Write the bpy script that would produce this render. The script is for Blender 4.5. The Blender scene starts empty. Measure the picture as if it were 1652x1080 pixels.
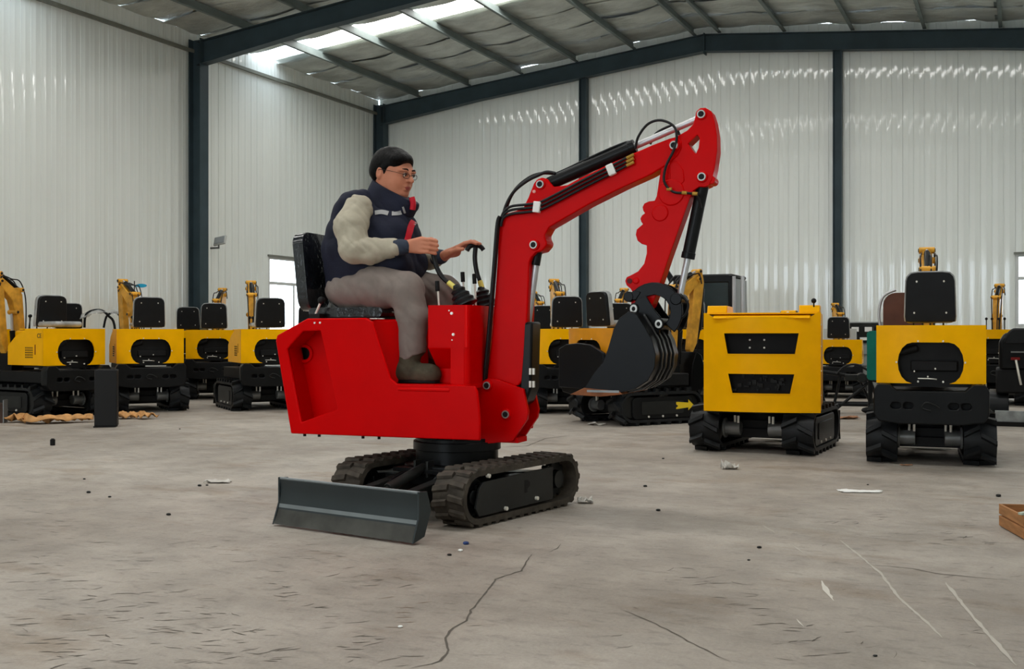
import bpy, bmesh, math, random
import numpy as np
from mathutils import Vector, Matrix, noise
from mathutils.geometry import tessellate_polygon
random.seed(7)
R = math.radians
sc = bpy.context.scene
COL = sc.collection

def lin(r, g, b):
    f = lambda u: (u/255/12.92) if u <= 10 else ((u/255+.055)/1.055)**2.4
    return (f(r), f(g), f(b), 1)

# ------------------------------------------------------------------ camera, world, light
cam = bpy.data.cameras.new('camera'); cam.sensor_width = 36; cam.lens = 1750/1652*36
cam.clip_end = 200
camo = bpy.data.objects.new('camera', cam); COL.objects.link(camo)
camo.location = (0, 0, 1); camo.rotation_euler = (R(90), 0, 0)
sc.camera = camo
w = bpy.data.worlds.new('world'); sc.world = w; w.use_nodes = True
w.node_tree.nodes['Background'].inputs[0].default_value = (.80, .91, 1, 1)
w.node_tree.nodes['Background'].inputs[1].default_value = 5.8
sc.view_settings.view_transform = 'Standard'; sc.view_settings.look = 'None'
sc.view_settings.gamma = 1; sc.view_settings.use_curve_mapping = False
sc.view_settings.exposure = 0.0
SKYLIGHT = 11.0

# ------------------------------------------------------------------ materials
MATS = {}
def mat(name, col, rough=.5, metal=0, var=0, vs=6, bump=0, bs=40, coat=0, spec=.22, stretch=None, col2=None, emis=0, alpha=1, trans=0):
    if name in MATS: return MATS[name]
    m = bpy.data.materials.new(name); m.use_nodes = True; MATS[name] = m
    nt = m.node_tree; N = nt.nodes; b = N['Principled BSDF']
    b.inputs['Base Color'].default_value = col
    b.inputs['Roughness'].default_value = rough; b.inputs['Metallic'].default_value = metal
    b.inputs['Specular IOR Level'].default_value = spec
    b.inputs['Coat Weight'].default_value = coat; b.inputs['Coat Roughness'].default_value = .12
    if trans: b.inputs['Transmission Weight'].default_value = trans
    if alpha < 1: b.inputs['Alpha'].default_value = alpha
    tc = N.new('ShaderNodeTexCoord'); mp = N.new('ShaderNodeMapping')
    nt.links.new(tc.outputs['Object'], mp.inputs[0])
    if stretch: mp.inputs['Scale'].default_value = stretch
    n = N.new('ShaderNodeTexNoise'); n.inputs['Scale'].default_value = vs; n.inputs['Detail'].default_value = 5
    nt.links.new(mp.outputs[0], n.inputs['Vector'])
    r = N.new('ShaderNodeValToRGB'); nt.links.new(n.outputs[0], r.inputs[0])
    v = max(var, .02)
    c1 = tuple(x*(1-v) for x in col[:3])+(1,); c2 = col2 or tuple(min(1, x*(1+v)) for x in col[:3])+(1,)
    r.color_ramp.elements[0].position = .35; r.color_ramp.elements[1].position = .68
    r.color_ramp.elements[0].color = c1; r.color_ramp.elements[1].color = c2
    nt.links.new(r.outputs[0], b.inputs['Base Color'])
    if bump:
        n2 = N.new('ShaderNodeTexNoise'); n2.inputs['Scale'].default_value = bs; n2.inputs['Detail'].default_value = 3
        nt.links.new(mp.outputs[0], n2.inputs['Vector'])
        bp = N.new('ShaderNodeBump'); bp.inputs['Strength'].default_value = 1; bp.inputs['Distance'].default_value = bump
        nt.links.new(n2.outputs[0], bp.inputs['Height']); nt.links.new(bp.outputs[0], b.inputs['Normal'])
    if emis:
        b.inputs['Emission Color'].default_value = (1, 1, 1, 1); b.inputs['Emission Strength'].default_value = emis
    return m

RED = mat('red_paint', lin(202, 0, 2), .3, var=.03, coat=.0, spec=.05, bump=.0004, bs=9)
REDIN = RED
YEL = mat('yellow_paint', lin(246, 178, 0), .3, var=.04, coat=.0, spec=.07, bump=.0005, bs=8)
ORA = mat('orange_yellow_paint', lin(214, 140, 22), .38, var=.08, coat=.2)
GOLD = mat('ochre_paint', lin(214, 156, 52), .4, var=.25, vs=9)
BLK = mat('black_paint', lin(18, 19, 20), .32, var=.15, spec=.15)
BLKM = mat('matt_black', lin(15, 15, 16), .6, var=.2)
CHAR = mat('charcoal_steel', lin(34, 35, 34), .38, metal=.1, var=.2, vs=4, bump=.0006, bs=30)
BLADE = mat('blade_paint', lin(46, 53, 55), .36, metal=.2, var=.06, vs=5, coat=.15)
BLADEW = mat('blade_worn_paint', lin(66, 66, 62), .45, metal=.2, var=.3, vs=7)
BLADEH = mat('blade_worn_highlight', lin(120, 126, 128), .32, metal=.4, var=.1)  # worn bend, with its highlight put into the paler colour
RUB = mat('dusty_rubber', lin(66, 60, 53), .75, var=.35, vs=14, bump=.002, bs=60)
RUBB = mat('black_rubber', lin(24, 26, 28), .42, var=.3, vs=8, bump=.0015, bs=30)
STEEL = mat('bright_steel', lin(190, 190, 192), .35, metal=.6, var=.04)
GREY = mat('grey_metal', lin(120, 121, 120), .4, metal=.5, var=.2)
BOLT = mat('zinc_bolt', lin(225, 222, 212), .35, metal=.3, var=.1)
HOSE = mat('rubber_hose', lin(22, 22, 24), .4, var=.2)
BRASS = mat('brass', lin(190, 150, 70), .3, metal=.7, var=.1)
VINYL = mat('black_vinyl', lin(17, 18, 20), .42, var=.2, bump=.001, bs=18)
WRAP = mat('wrapped_vinyl', lin(24, 27, 31), .14, var=.5, vs=10, bump=.012, bs=14, coat=.8)
WRAPW = mat('clear_plastic_rim', lin(150, 153, 152), .2, var=.3, coat=.5)
BUCK = mat('black_bucket_paint', lin(10, 10, 11), .3, var=.2, bump=.0005, bs=14, spec=.10)
RUST = mat('worn_brown_edge', lin(124, 74, 44), .6, var=.3, vs=12)
DKIN = mat('dark_engine', lin(14, 14, 15), .5, var=.3)
SKIN = mat('skin', lin(196, 128, 100), .5, var=.07, vs=12)
LIPM = mat('lip', lin(150, 72, 66), .45)
HAIR = mat('black_hair', lin(9, 8, 8), .5, var=.3, vs=60, bump=.004, bs=110, stretch=(1, 1, .35), spec=.1)
BEIGE = mat('beige_cloth', lin(176, 168, 150), .85, var=.08, vs=20, bump=.004, bs=16)
NAVY = mat('navy_cloth', lin(25, 28, 45), .75, var=.2, vs=10, bump=.006, bs=14)
TROU = mat('grey_trouser_cloth', lin(128, 117, 111), .85, var=.1, vs=14, bump=.004, bs=12)
REFL = mat('reflective_tape', lin(150, 150, 150), .4, var=.1)
CRIM = mat('crimson_cloth', lin(196, 28, 46), .6, var=.1)
SHOE = mat('olive_suede', lin(76, 72, 58), .8, var=.25, vs=18, bump=.003, bs=40)
CUFF = mat('dark_blue_cuff', lin(48, 56, 70), .75, var=.15, bump=.003, bs=60)
YTAPE = mat('yellow_tape', lin(226, 214, 110), .4)
TAN = mat('tan_strap_cloth', lin(196, 146, 92), .75, var=.2, vs=12)
PAPER = mat('white_paper', lin(236, 236, 232), .7)
PLAST = mat('pale_plastic', lin(196, 192, 184), .3, var=.12, coat=.3)
WOOD = mat('plywood', lin(160, 112, 70), .7, var=.2, vs=7, stretch=(1, 1, 8))
CARD = mat('cardboard', lin(158, 116, 88), .8, var=.12)
SIGNAL = mat('arrow_yellow', lin(240, 205, 40), .45)
TEAL = mat('teal_paint', lin(18, 110, 96), .4, var=.1)
BLUE = mat('sky_blue_print', lin(30, 160, 200), .5)
STEELD = mat('blue_grey_steel', lin(58, 72, 78), .5, var=.12, vs=3)
STEELF = mat('purlin_paint', lin(112, 122, 120), .5, var=.12, vs=3)
TRIM = mat('flashing_metal', lin(120, 121, 112), .4, var=.1)
CABGL = mat('dark_cab_glass', lin(22, 38, 42), .08, var=.1, coat=.6)
BROWN = mat('brown_leather', lin(96, 58, 44), .4, var=.15, coat=.3)
LAMPB = mat('floodlight_glass', lin(190, 192, 188), .2, var=.05)

def wall_mat(name, col):
    m = mat(name, col, .3, var=.035, vs=1.2, coat=1, spec=.5, stretch=(1, 1, .3))
    nt = m.node_tree; N = nt.nodes; b = N['Principled BSDF']
    tc = N.new('ShaderNodeTexCoord'); mp = N.new('ShaderNodeMapping'); mp.inputs['Scale'].default_value = (5.0, 5.0, .9)
    nt.links.new(tc.outputs['Object'], mp.inputs[0])
    n2 = N.new('ShaderNodeTexNoise'); n2.inputs['Scale'].default_value = 1.0; n2.inputs['Detail'].default_value = 2.5
    nt.links.new(mp.outputs[0], n2.inputs['Vector'])
    bp = N.new('ShaderNodeBump'); bp.inputs['Distance'].default_value = .005; b.inputs['Coat Roughness'].default_value = .05; nt.links.new(bp.outputs[0], b.inputs['Coat Normal'])
    nt.links.new(n2.outputs[0], bp.inputs['Height']); nt.links.new(bp.outputs[0], b.inputs['Normal'])
    return m
WALL = wall_mat('white_sandwich_panel', lin(230, 234, 229))

def floor_mat():
    m = bpy.data.materials.new('concrete'); m.use_nodes = True
    nt = m.node_tree; N = nt.nodes; L = nt.links; b = N['Principled BSDF']
    tc = N.new('ShaderNodeTexCoord')
    def noi(scale, det, st=(1, 1, 1), rot=0, rough=.6):
        mp = N.new('ShaderNodeMapping'); mp.inputs['Scale'].default_value = st; mp.inputs['Rotation'].default_value = (0, 0, rot)
        L.new(tc.outputs['Object'], mp.inputs[0])
        n = N.new('ShaderNodeTexNoise'); n.inputs['Scale'].default_value = scale; n.inputs['Detail'].default_value = det
        n.inputs['Roughness'].default_value = rough
        L.new(mp.outputs[0], n.inputs['Vector']); return n.outputs[0]
    def ramp(src, p0, c0, p1, c1):
        r = N.new('ShaderNodeValToRGB'); L.new(src, r.inputs[0])
        e = r.color_ramp.elements; e[0].position = p0; e[0].color = c0; e[1].position = p1; e[1].color = c1
        return r.outputs[0]
    def mix(a, bb, fac, mode='MULTIPLY'):
        x = N.new('ShaderNodeMix'); x.data_type = 'RGBA'; x.blend_type = mode; x.inputs[0].default_value = fac
        L.new(a, x.inputs[6]); L.new(bb, x.inputs[7]); return x.outputs[2]
    g = lambda v: (v, v, v, 1)
    base = ramp(noi(.55, 6), .36, lin(146, 137, 127), .66, lin(176, 168, 158))
    a = mix(base, ramp(noi(3.2, 8), .35, g(.80), .62, g(1.06)), .9)
    a = mix(a, ramp(noi(9, 6, (1, 2.2, 1), .2), .34, g(.66), .46, g(1)), .6)
    a = mix(a, ramp(noi(70, 4), .3, g(.88), .7, g(1.06)), .8)
    a = mix(a, ramp(noi(1.1, 5, (1, 2, 1), .4), .3, lin(205, 188, 168), .44, g(1)), .6)
    a = mix(a, ramp(noi(17, 3, (1, 2.5, 1)), .28, g(.5), .335, g(1)), .55)
    L.new(a, b.inputs['Base Color'])
    L.new(ramp(noi(2.5, 4), .3, g(.5), .7, g(.74)), b.inputs['Roughness'])
    b.inputs['Specular IOR Level'].default_value = .35
    bp = N.new('ShaderNodeBump'); bp.inputs['Distance'].default_value = .006
    L.new(noi(28, 8), bp.inputs['Height']); L.new(bp.outputs[0], b.inputs['Normal'])
    return m
CONC = floor_mat()
FOIL = mat('foil_insulation', lin(196, 200, 194), .5, metal=.25, var=.2, vs=1.6, bump=.05, bs=5, stretch=(1, 1.6, 1))
CRACK = mat('crack_dark_tone', lin(92, 86, 79), .9)  # flat dark tone for the thin crack strips
SCUFF = mat('chalky_scuff', lin(205, 200, 190), .8)
MARK = mat('tyre_dirt', lin(98, 91, 84), .9)

# ------------------------------------------------------------------ mesh builder
def catmull(P, n=6):
    P = [Vector(p) for p in P]; out = []
    for i in range(len(P)-1):
        p0 = P[max(i-1, 0)]; p1 = P[i]; p2 = P[i+1]; p3 = P[min(i+2, len(P)-1)]
        for k in range(n):
            t = k/n
            out.append(.5*((2*p1)+(-p0+p2)*t+(2*p0-5*p1+4*p2-p3)*t*t+(-p0+3*p1-3*p2+p3)*t**3))
    out.append(P[-1]); return out
class MB:
    def __init__(s): s.v = []; s.f = []
    def add(s, vs, fs, M=None):
        n = len(s.v)
        s.v += [tuple(M @ Vector(v)) if M is not None else tuple(v) for v in vs]
        s.f += [tuple(n+i for i in f) for f in fs]; return s
    def box(s, x0, x1, y0, y1, z0, z1, M=None):
        v = [(x, y, z) for x in (x0, x1) for y in (y0, y1) for z in (z0, z1)]
        return s.add(v, [(0, 1, 3, 2), (4, 6, 7, 5), (0, 4, 5, 1), (2, 3, 7, 6), (0, 2, 6, 4), (1, 5, 7, 3)], M)
    def cyl(s, p0, p1, r, r1=None, n=16):
        p0 = Vector(p0); p1 = Vector(p1); r1 = r if r1 is None else r1
        q = (p1-p0).to_track_quat('Z', 'Y'); vs = []
        for c, rr in ((p0, r), (p1, r1)):
            for i in range(n):
                a = 2*math.pi*i/n; vs.append(c+q @ Vector((rr*math.cos(a), rr*math.sin(a), 0)))
        fs = [(i, (i+1) % n, n+(i+1) % n, n+i) for i in range(n)]+[tuple(range(n))[::-1], tuple(range(n, 2*n))]
        return s.add(vs, fs)
    def ring(s, c, axis, ro, ri, h, n=20):
        c = Vector(c); a = Vector(axis).normalized(); q = a.to_track_quat('Z', 'Y'); vs = []
        for (rr, z) in ((ro, -h/2), (ro, h/2), (ri, h/2), (ri, -h/2)):
            for i in range(n):
                t = 2*math.pi*i/n; vs.append(c+q @ Vector((rr*math.cos(t), rr*math.sin(t), z)))
        fs = []
        for k in range(4):
            k2 = (k+1) % 4
            fs += [(k*n+i, k*n+(i+1) % n, k2*n+(i+1) % n, k2*n+i) for i in range(n)]
        return s.add(vs, fs)
    def prism(s, pts, a0, a1, ax='y', holes=(), M=None):
        loops = [list(pts)]+[list(h) for h in holes]
        tri = tessellate_polygon([[Vector((p[0], p[1], 0)) for p in l] for l in loops])
        flat = [p for l in loops for p in l]; n = len(flat)
        def mk(p, a): return {'y': (p[0], a, p[1]), 'z': (p[0], p[1], a), 'x': (a, p[0], p[1])}[ax]
        vs = [mk(p, a0) for p in flat]+[mk(p, a1) for p in flat]
        fs = [tuple(t) for t in tri]+[tuple(i+n for i in t[::-1]) for t in tri]
        o = 0
        for l in loops:
            m = len(l)
            fs += [(o+i, o+(i+1) % m, o+(i+1) % m+n, o+i+n) for i in range(m)]; o += m
        return s.add(vs, fs, M)
    def tube(s, path, r, n=8, sm=6, closed=False):
        P = catmull(path, sm) if sm else [Vector(p) for p in path]
        vs = []; fs = []; m = len(P); up = Vector((0, 0, 1)); prev = None
        for i, p in enumerate(P):
            t = (P[min(i+1, m-1)]-P[max(i-1, 0)])
            if t.length < 1e-9: t = Vector((0, 0, 1))
            t.normalize()
            if prev is None:
                a = up.cross(t)
                if a.length < .1: a = Vector((1, 0, 0)).cross(t)
            else: a = prev-t*prev.dot(t)
            a.normalize(); b = t.cross(a); prev = a
            rr = r(i/(m-1)) if callable(r) else r
            for k in range(n):
                th = 2*math.pi*k/n; vs.append(p+a*rr*math.cos(th)+b*rr*math.sin(th))
        for i in range(m-1):
            for k in range(n):
                fs.append((i*n+k, i*n+(k+1) % n, (i+1)*n+(k+1) % n, (i+1)*n+k))
        fs += [tuple(range(n))[::-1], tuple(range((m-1)*n, m*n))]
        return s.add(vs, fs)
    def ball(s, c, r, n=12, sz=(1, 1, 1)):
        c = Vector(c); vs = [c+Vector((0, 0, r*sz[2]))]; m = n//2
        for j in range(1, m):
            for i in range(n):
                a = 2*math.pi*i/n; t = math.pi*j/m
                vs.append(c+Vector((r*sz[0]*math.sin(t)*math.cos(a), r*sz[1]*math.sin(t)*math.sin(a), r*sz[2]*math.cos(t))))
        vs.append(c-Vector((0, 0, r*sz[2]))); L = len(vs)-1; fs = []
        for i in range(n): fs.append((0, 1+i, 1+(i+1) % n))
        for j in range(m-2):
            for i in range(n): fs.append((1+j*n+i, 1+(j+1)*n+i, 1+(j+1)*n+(i+1) % n, 1+j*n+(i+1) % n))
        for i in range(n): fs.append((L, 1+(m-2)*n+(i+1) % n, 1+(m-2)*n+i))
        return s.add(vs, fs)
    def slice(s, ax, vals):
        me = bpy.data.meshes.new('t'); me.from_pydata([tuple(v) for v in s.v], [], s.f); bm = bmesh.new(); bm.from_mesh(me)
        for v in vals:
            co = [0, 0, 0]; no = [0, 0, 0]; co[ax] = v; no[ax] = 1
            bmesh.ops.bisect_plane(bm, geom=bm.verts[:]+bm.edges[:]+bm.faces[:], plane_co=co, plane_no=no)
        bm.verts.index_update(); s.v = [tuple(v.co) for v in bm.verts]; s.f = [tuple(v.index for v in f.verts) for f in bm.faces]
        bm.free(); bpy.data.meshes.remove(me); return s
    def warp(s, fn): s.v = [tuple(fn(*v)) for v in s.v]; return s
    def mesh(s, name, m, ang=35):
        me = bpy.data.meshes.new(name); me.from_pydata([tuple(v) for v in s.v], [], s.f)
        bm = bmesh.new(); bm.from_mesh(me)
        bmesh.ops.recalc_face_normals(bm, faces=bm.faces); bm.to_mesh(me); bm.free()
        me.materials.append(m); me.shade_smooth(); me.set_sharp_from_angle(angle=R(ang)); return me
    def build(s, name, m, parent=None, bevel=0, seg=2, ang=35, label=None):
        return obj(name, s.mesh(name, m, ang), parent, bevel, seg, label)
def obj(name, me, parent=None, bevel=0, seg=2, label=None):
    o = bpy.data.objects.new(name, me); COL.objects.link(o)
    if parent: o.parent = parent
    if bevel:
        b = o.modifiers.new('bevel', 'BEVEL'); b.width = bevel; b.segments = seg; b.limit_method = 'ANGLE'; b.angle_limit = R(30)
    if label: o['label'] = label
    return o
def tag(o, label=None, cat=None, group=None, kind=None):
    if label: o['label'] = label
    if cat: o['category'] = cat
    if group: o['group'] = group
    if kind: o['kind'] = kind
    return o
def empty(name, loc=(0, 0, 0), rz=0):
    o = bpy.data.objects.new(name, None); COL.objects.link(o); o.location = loc; o.rotation_euler = (0, 0, rz)
    o.empty_display_size = .2; return o
def copy_tree(o, parent=None):
    c = o.copy(); COL.objects.link(c)
    if parent: c.parent = parent
    for ch in list(o.children): copy_tree(ch, c)
    return c
def arcpts(cx, cz, r, a0, a1, n=8):
    return [(cx+r*math.cos(R(a0+(a1-a0)*i/n)), cz+r*math.sin(R(a0+(a1-a0)*i/n))) for i in range(n+1)]
def roundrect(x0, x1, z0, z1, r, n=5):
    return arcpts(x1-r, z1-r, r, 0, 90, n)+arcpts(x0+r, z1-r, r, 90, 180, n)+arcpts(x0+r, z0+r, r, 180, 270, n)+arcpts(x1-r, z0+r, r, 270, 360, n)

# ------------------------------------------------------------------ the hall
RA = math.atan2(-.4273, .9041); RC = Vector((-3.057, 25, 0))
WID = 15.4; LEN = 36.3; BAY = 6.05
def ceilz(x): return 6.41+.1*min(x, WID-x)
def place(o): o.location = RC; o.rotation_euler = (0, 0, RA); return o
def struct(o, label=None):
    o['kind'] = 'structure'
    if label: o['label'] = label
    return o
def room(name, mb, m, **k):
    return struct(place(mb.build(name, m, **k)))
# floor
fl = MB().box(-1, WID+1, -LEN-1, 1, -.2, 0)
floor = room('floor', fl, CONC)
def rxy(X, Y):   # world to hall coordinates
    d = Vector((X-RC.x, Y-RC.y)); return (d.x*.9041-d.y*.4273, d.x*.4273+d.y*.9041)

def panel_mb(w, z0, ztop, ribs=5):
    """one sandwich panel in x 0..w, face towards -y, bottom z0, top by function ztop(x)"""
    xs = [(0, 0), (.004, -.006)]; p = w/ribs
    for i in range(ribs):
        a = i*p
        if i: xs += [(a-.010, -.006), (a-.005, .003), (a+.005, .003), (a+.010, -.006)]
        xs += [(a+p*.46, -.006), (a+p*.5, -.008), (a+p*.54, -.006)]
    xs += [(w-.004, -.006), (w, 0)]
    n = len(xs); vs = []
    for x, y in xs: vs += [(x, y, z0), (x, y, ztop(x))]
    fs = [(2*i, 2*i+2, 2*i+3, 2*i+1) for i in range(n-1)]
    return MB().add(vs, fs)
PW = .95
# back wall: backing sheet plus one child per panel
def wall_strip(parent, length, zt, win, cache, M):
    k = 0; x = 0
    while x < length-.01:
        wd = min(PW, length-x)
        segs = [(0, None)]
        if win and x < win[1]-.02 and x+wd > win[0]+.02:
            segs = [(0, win[2]), (win[3], None)]
        for a, b in segs:
            mb = panel_mb(wd-.002, a, (lambda q, x=x, b=b: b if b is not None else zt(x+q)), 5)
            me = mb.mesh('panel', WALL)
            o = obj('panel', me, parent); o.matrix_local = M @ Matrix.Translation((x, 0, 0))
        x += wd; k += 1
def holed(x0, x1, ztf, win):
    pts = [(x0, -.1), (x1, -.1), (x1, ztf(x1))]+([(WID/2, ztf(WID/2))] if x0 < WID/2 < x1 and ztf(WID/2) > ztf(0)+.1 else [])+[(x0, ztf(x0))]
    holes = [] if not win else [[(win[0], win[2]), (win[1], win[2]), (win[1], win[3]), (win[0], win[3])]]
    return pts, holes
wb = (13.3, 15.2, 1.14, 2.43)       # window in the back wall
# windows snap to panel joints
wbx0 = PW*14; wb = (wbx0, PW*16, 1.14, 2.43)
pts, holes = holed(0, WID, lambda x: ceilz(x), wb)
wall_back = room('wall_back', MB().prism(pts, .03, .1, 'y', holes), WALL)
wall_strip(wall_back, WID, ceilz, wb, None, Matrix.Translation((0, .02, 0)))
# left wall runs from the corner towards the camera; panel x axis = -y of the hall
ML = Matrix.Translation((-.02, 0, 0)) @ Matrix.Rotation(R(-90), 4, 'Z') @ Matrix.Scale(-1, 4, (0, 1, 0))
wl = (PW*2.5, PW*4.25, 1.0, 2.54)
pts = [(0, -.1), (-LEN, -.1), (-LEN, 6.42), (0, 6.42)]
holes = [[(-wl[0], wl[2]), (-wl[1], wl[2]), (-wl[1], wl[3]), (-wl[0], wl[3])]]
wall_left = room('wall_left', MB().prism(pts, -.03, -.1, 'x', holes), WALL)
def left_panels():
    """panels of the left wall; the faces look to +x"""
    edges = [0]; cuts = sorted(set([round(PW*i, 3) for i in range(1, 39)]+[wl[0], wl[1]]))
    cuts = [c for c in cuts if c < LEN]
    for c in cuts:
        if c-edges[-1] > .3 or c in (wl[0], wl[1]): edges.append(c)
    edges.append(LEN)
    for a, b in zip(edges[:-1], edges[1:]):
        inw = a >= wl[0]-.01 and b <= wl[1]+.01
        for z0, z1 in ([(0, wl[2]), (wl[3], 6.41)] if inw else [(0, 6.41)]):
            mb = panel_mb(b-a-.002, z0, lambda q, z1=z1: z1, max(2, round((b-a)/.19)))
            mb.warp(lambda x, y, z, a=a: (-y-.02, -(a+x), z))
            mb.build('panel', WALL, wall_left)
left_panels()
room('wall_right', MB().box(WID, WID+.1, -LEN, 0, -.1, 6.42), WALL)
pts = [(0, -.1), (3.5, -.1), (3.5, 4.6), (11.5, 4.6), (11.5, -.1), (WID, -.1), (WID, 6.41), (WID/2, 7.18), (0, 6.41)]
room('wall_front', MB().prism(pts, -LEN-.1, -LEN, 'y'), WALL)  # unseen end wall; open doorway added to let daylight in

# windows
def window(name, M, W, z0, z1, mull):
    m = MB()
    for a in ((0, W, z0, z0+.05), (0, W, z1-.05, z1), (0, .05, z0+.05, z1-.05), (W-.05, W, z0+.05, z1-.05), (.05, W-.05, mull-.03, mull+.03), (W/2-.025, W/2+.025, z0+.05, mull-.03)):
        m.box(a[0], a[1], -.0, .06, a[2], a[3])
    o = m.build(name, mat('white_window_frame', lin(205, 208, 206), .4)); o.matrix_world = M; struct(o)
    for a in ((.05, W-.05, mull+.03, z1-.05), (.05, W/2-.025, z0+.05, mull-.03), (W/2+.025, W-.05, z0+.05, mull-.03)):
        MB().box(a[0], a[1], .025, .031, a[2], a[3]).build('pane', GLASS, o)
    MB().box(-.03, W+.03, -.05, .01, z1, z1+.035).build('window_sill', TRIM, o)
    return o
GLASS = mat('window_glass', (1, 1, 1, 1), .02, trans=1)
nt = GLASS.node_tree; tr = nt.nodes.new('ShaderNodeBsdfTransparent'); gl = nt.nodes.new('ShaderNodeBsdfGlossy'); gl.inputs['Roughness'].default_value = .03
mx = nt.nodes.new('ShaderNodeMixShader'); mx.inputs[0].default_value = .08
nt.links.new(tr.outputs[0], mx.inputs[1]); nt.links.new(gl.outputs[0], mx.inputs[2])
nt.links.new(mx.outputs[0], nt.nodes['Material Output'].inputs[0])
MR = Matrix.Translation(RC) @ Matrix.Rotation(RA, 4, 'Z')
window('window_1', MR @ Matrix.Translation((-.02, -wl[1], 0)) @ Matrix.Rotation(R(90), 4, 'Z'), wl[1]-wl[0], wl[2], wl[3], 2.02)
window('window_2', MR @ Matrix.Translation((wb[0], .0, 0)), wb[1]-wb[0], wb[2], wb[3], 2.0)

# roof: ceiling carries insulation sheets and skylight strips
ceil = MB()
pts = [(-.1, 6.45), (WID/2, 7.23), (WID+.1, 6.45), (WID+.1, 6.55), (WID/2, 7.33), (-.1, 6.55)]
SKY0, SKYW = 3.80, .80
def in_sky(y): return any(abs(y-(-SKY0-SKYW/2-BAY*k)) < .02 for k in range(6))
yy = 0; strips = []; sky = []
for k in range(6):
    a = -(BAY*k); s0 = a-SKY0; s1 = s0-SKYW; e = a-BAY
    n = 4
    strips += [(a+(s0-a)*i/n, a+(s0-a)*(i+1)/n) for i in range(n)]+[(s1, e)]
    sky.append((s0, s1))
ys = [0]+[v for s in sky for v in s]+[-LEN]
for i in range(0, len(ys), 2): ceil.prism(pts, ys[i+1], ys[i], 'y')
ceiling = room('ceiling', ceil, FOIL)
PX = [1.1, 2.37, 3.64, 4.91, 6.18, 7.45, 7.95, 9.22, 10.49, 11.76, 13.03, 14.3]
def sheet(y0, y1, side, seed):
    nx, ny = 36, 5; vs = []; rnd = random.Random(seed); ph = rnd.random()*9
    for i in range(nx+1):
        for j in range(ny+1):
            x = (WID/2)*i/nx; x = x if side < 0 else WID-x; y = y0+(y1-y0)*j/ny
            sag = .035*noise.noise(Vector((x*1.1+ph, y*2.2, seed)))+.02*noise.noise(Vector((x*4, y*5, ph)))
            q = (x-1.1) % 1.27/1.27; sag -= .045*math.sin(math.pi*q)
            if j in (0, ny): sag -= .012*(1 if j else -1)
            vs.append((x, y, min(ceilz(x)+sag+.0, ceilz(x)+.03)))
    fs = [(i*(ny+1)+j, (i+1)*(ny+1)+j, (i+1)*(ny+1)+j+1, i*(ny+1)+j+1) for i in range(nx) for j in range(ny)]
    return MB().add(vs, fs)
k = 0
for (a, b) in strips:
    for side in (-1, 1):
        k += 1
        if a > -LEN: sheet(a+.01, b-.01, side, k).build('insulation_sheet', FOIL, ceiling, ang=80)
EM = mat('skylight_panel', (.9, .9, .9, 1), .6, emis=SKYLIGHT)
EM.node_tree.nodes['Principled BSDF'].inputs['Emission Color'].default_value = (1, .985, .95, 1)
for (s0, s1) in sky:
    for side in (-1, 1):
        xa, xb = (1.2, 7.4) if side < 0 else (WID-7.4, WID-1.2)
        MB().add([(xa, s0, ceilz(xa)+.06), (xb, s0, ceilz(xb)+.06), (xb, s1, ceilz(xb)+.06), (xa, s1, ceilz(xa)+.06)], [(0, 1, 2, 3)]).build('skylight', EM, ceiling)
# purlins: Z sections along the hall
def purlin(x):
    z = ceilz(x)-.02
    m = MB()
    m.box(x-.004, x+.004, -LEN, -.1, z-.15, z).box(x, x+.06, -LEN, -.1, z-.155, z-.147).box(x-.06, x, -LEN, -.1, z-.008, z)
    m.box(x+.052, x+.06, -LEN, -.1, z-.15, z-.13)
    return m
for x in PX: tag(room('roof_purlin', purlin(x), STEELF), 'painted steel roof purlin under the foil insulation')
# rafters and columns
def ibeam_rafter(y, dep0, dep1, fw=.09):
    m = MB()
    for s in (1, -1):
        X = lambda x: x if s > 0 else WID-x
        top = lambda x: ceilz(x)-.22
        for (u0, u1, d0, d1) in ((.15, 2.6, dep0, dep1), (2.6, WID/2, dep1, dep1)):
            for (a0, b0, a1, b1, hw) in ((0, -.012, 0, -.012, fw), (-d0+.012, -d0, -d1+.012, -d1, fw), (-.012, -d0+.012, -.012, -d1+.012, .006)):
                vs = []
                for (u, a, b) in ((u0, a0, b0), (u1, a1, b1)):
                    for yv in (y-hw, y+hw):
                        for zz in (a, b): vs.append((X(u), yv, top(u)+zz))
                m.add(vs, [(0, 1, 3, 2), (4, 6, 7, 5), (0, 4, 5, 1), (2, 3, 7, 6), (0, 2, 6, 4), (1, 5, 7, 3)])
    m.box(WID/2-.01, WID/2+.01, y-fw, y+fw, ceilz(WID/2)-.22-dep1-.05, ceilz(WID/2)-.2)
    return m
def column(x, y, h, d=.24, wv=.2, t=.012):
    m = MB()
    m.box(x-d/2, x-d/2+t, y-wv/2, y+wv/2, 0, h).box(x+d/2-t, x+d/2, y-wv/2, y+wv/2, 0, h).box(x-d/2+t, x+d/2-t, y-t/2, y+t/2, 0, h)
    m.box(x-d/2-.04, x+d/2+.04, y-wv/2-.03, y+wv/2+.03, 0, .02)
    return m
for kx in range(7):
    y = -.16-BAY*kx if kx else -.16
    if y < -LEN: y = -LEN+.2
    tag(room('steel_rafter', ibeam_rafter(y, .42, .34), STEELD), 'dark blue-grey steel rafter of the hall frame')
    for x in (.14, WID-.14):
        tag(room('steel_column', column(x, y, 6.25, .26, .22), STEELD), 'dark blue-grey steel column of the hall frame')
for x in (5.1, 10.25):
    tag(room('wind_column', column(x, -.12, ceilz(x)-.55, .16, .16), STEELD), 'slim steel column against the back wall')
room('trim_1', MB().box(-.0, .05, -LEN, -.1, 6.03, 6.09), TRIM)
room('trim_2', MB().box(0.3, WID, -.03, .02, 0, .16), TRIM)

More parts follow.
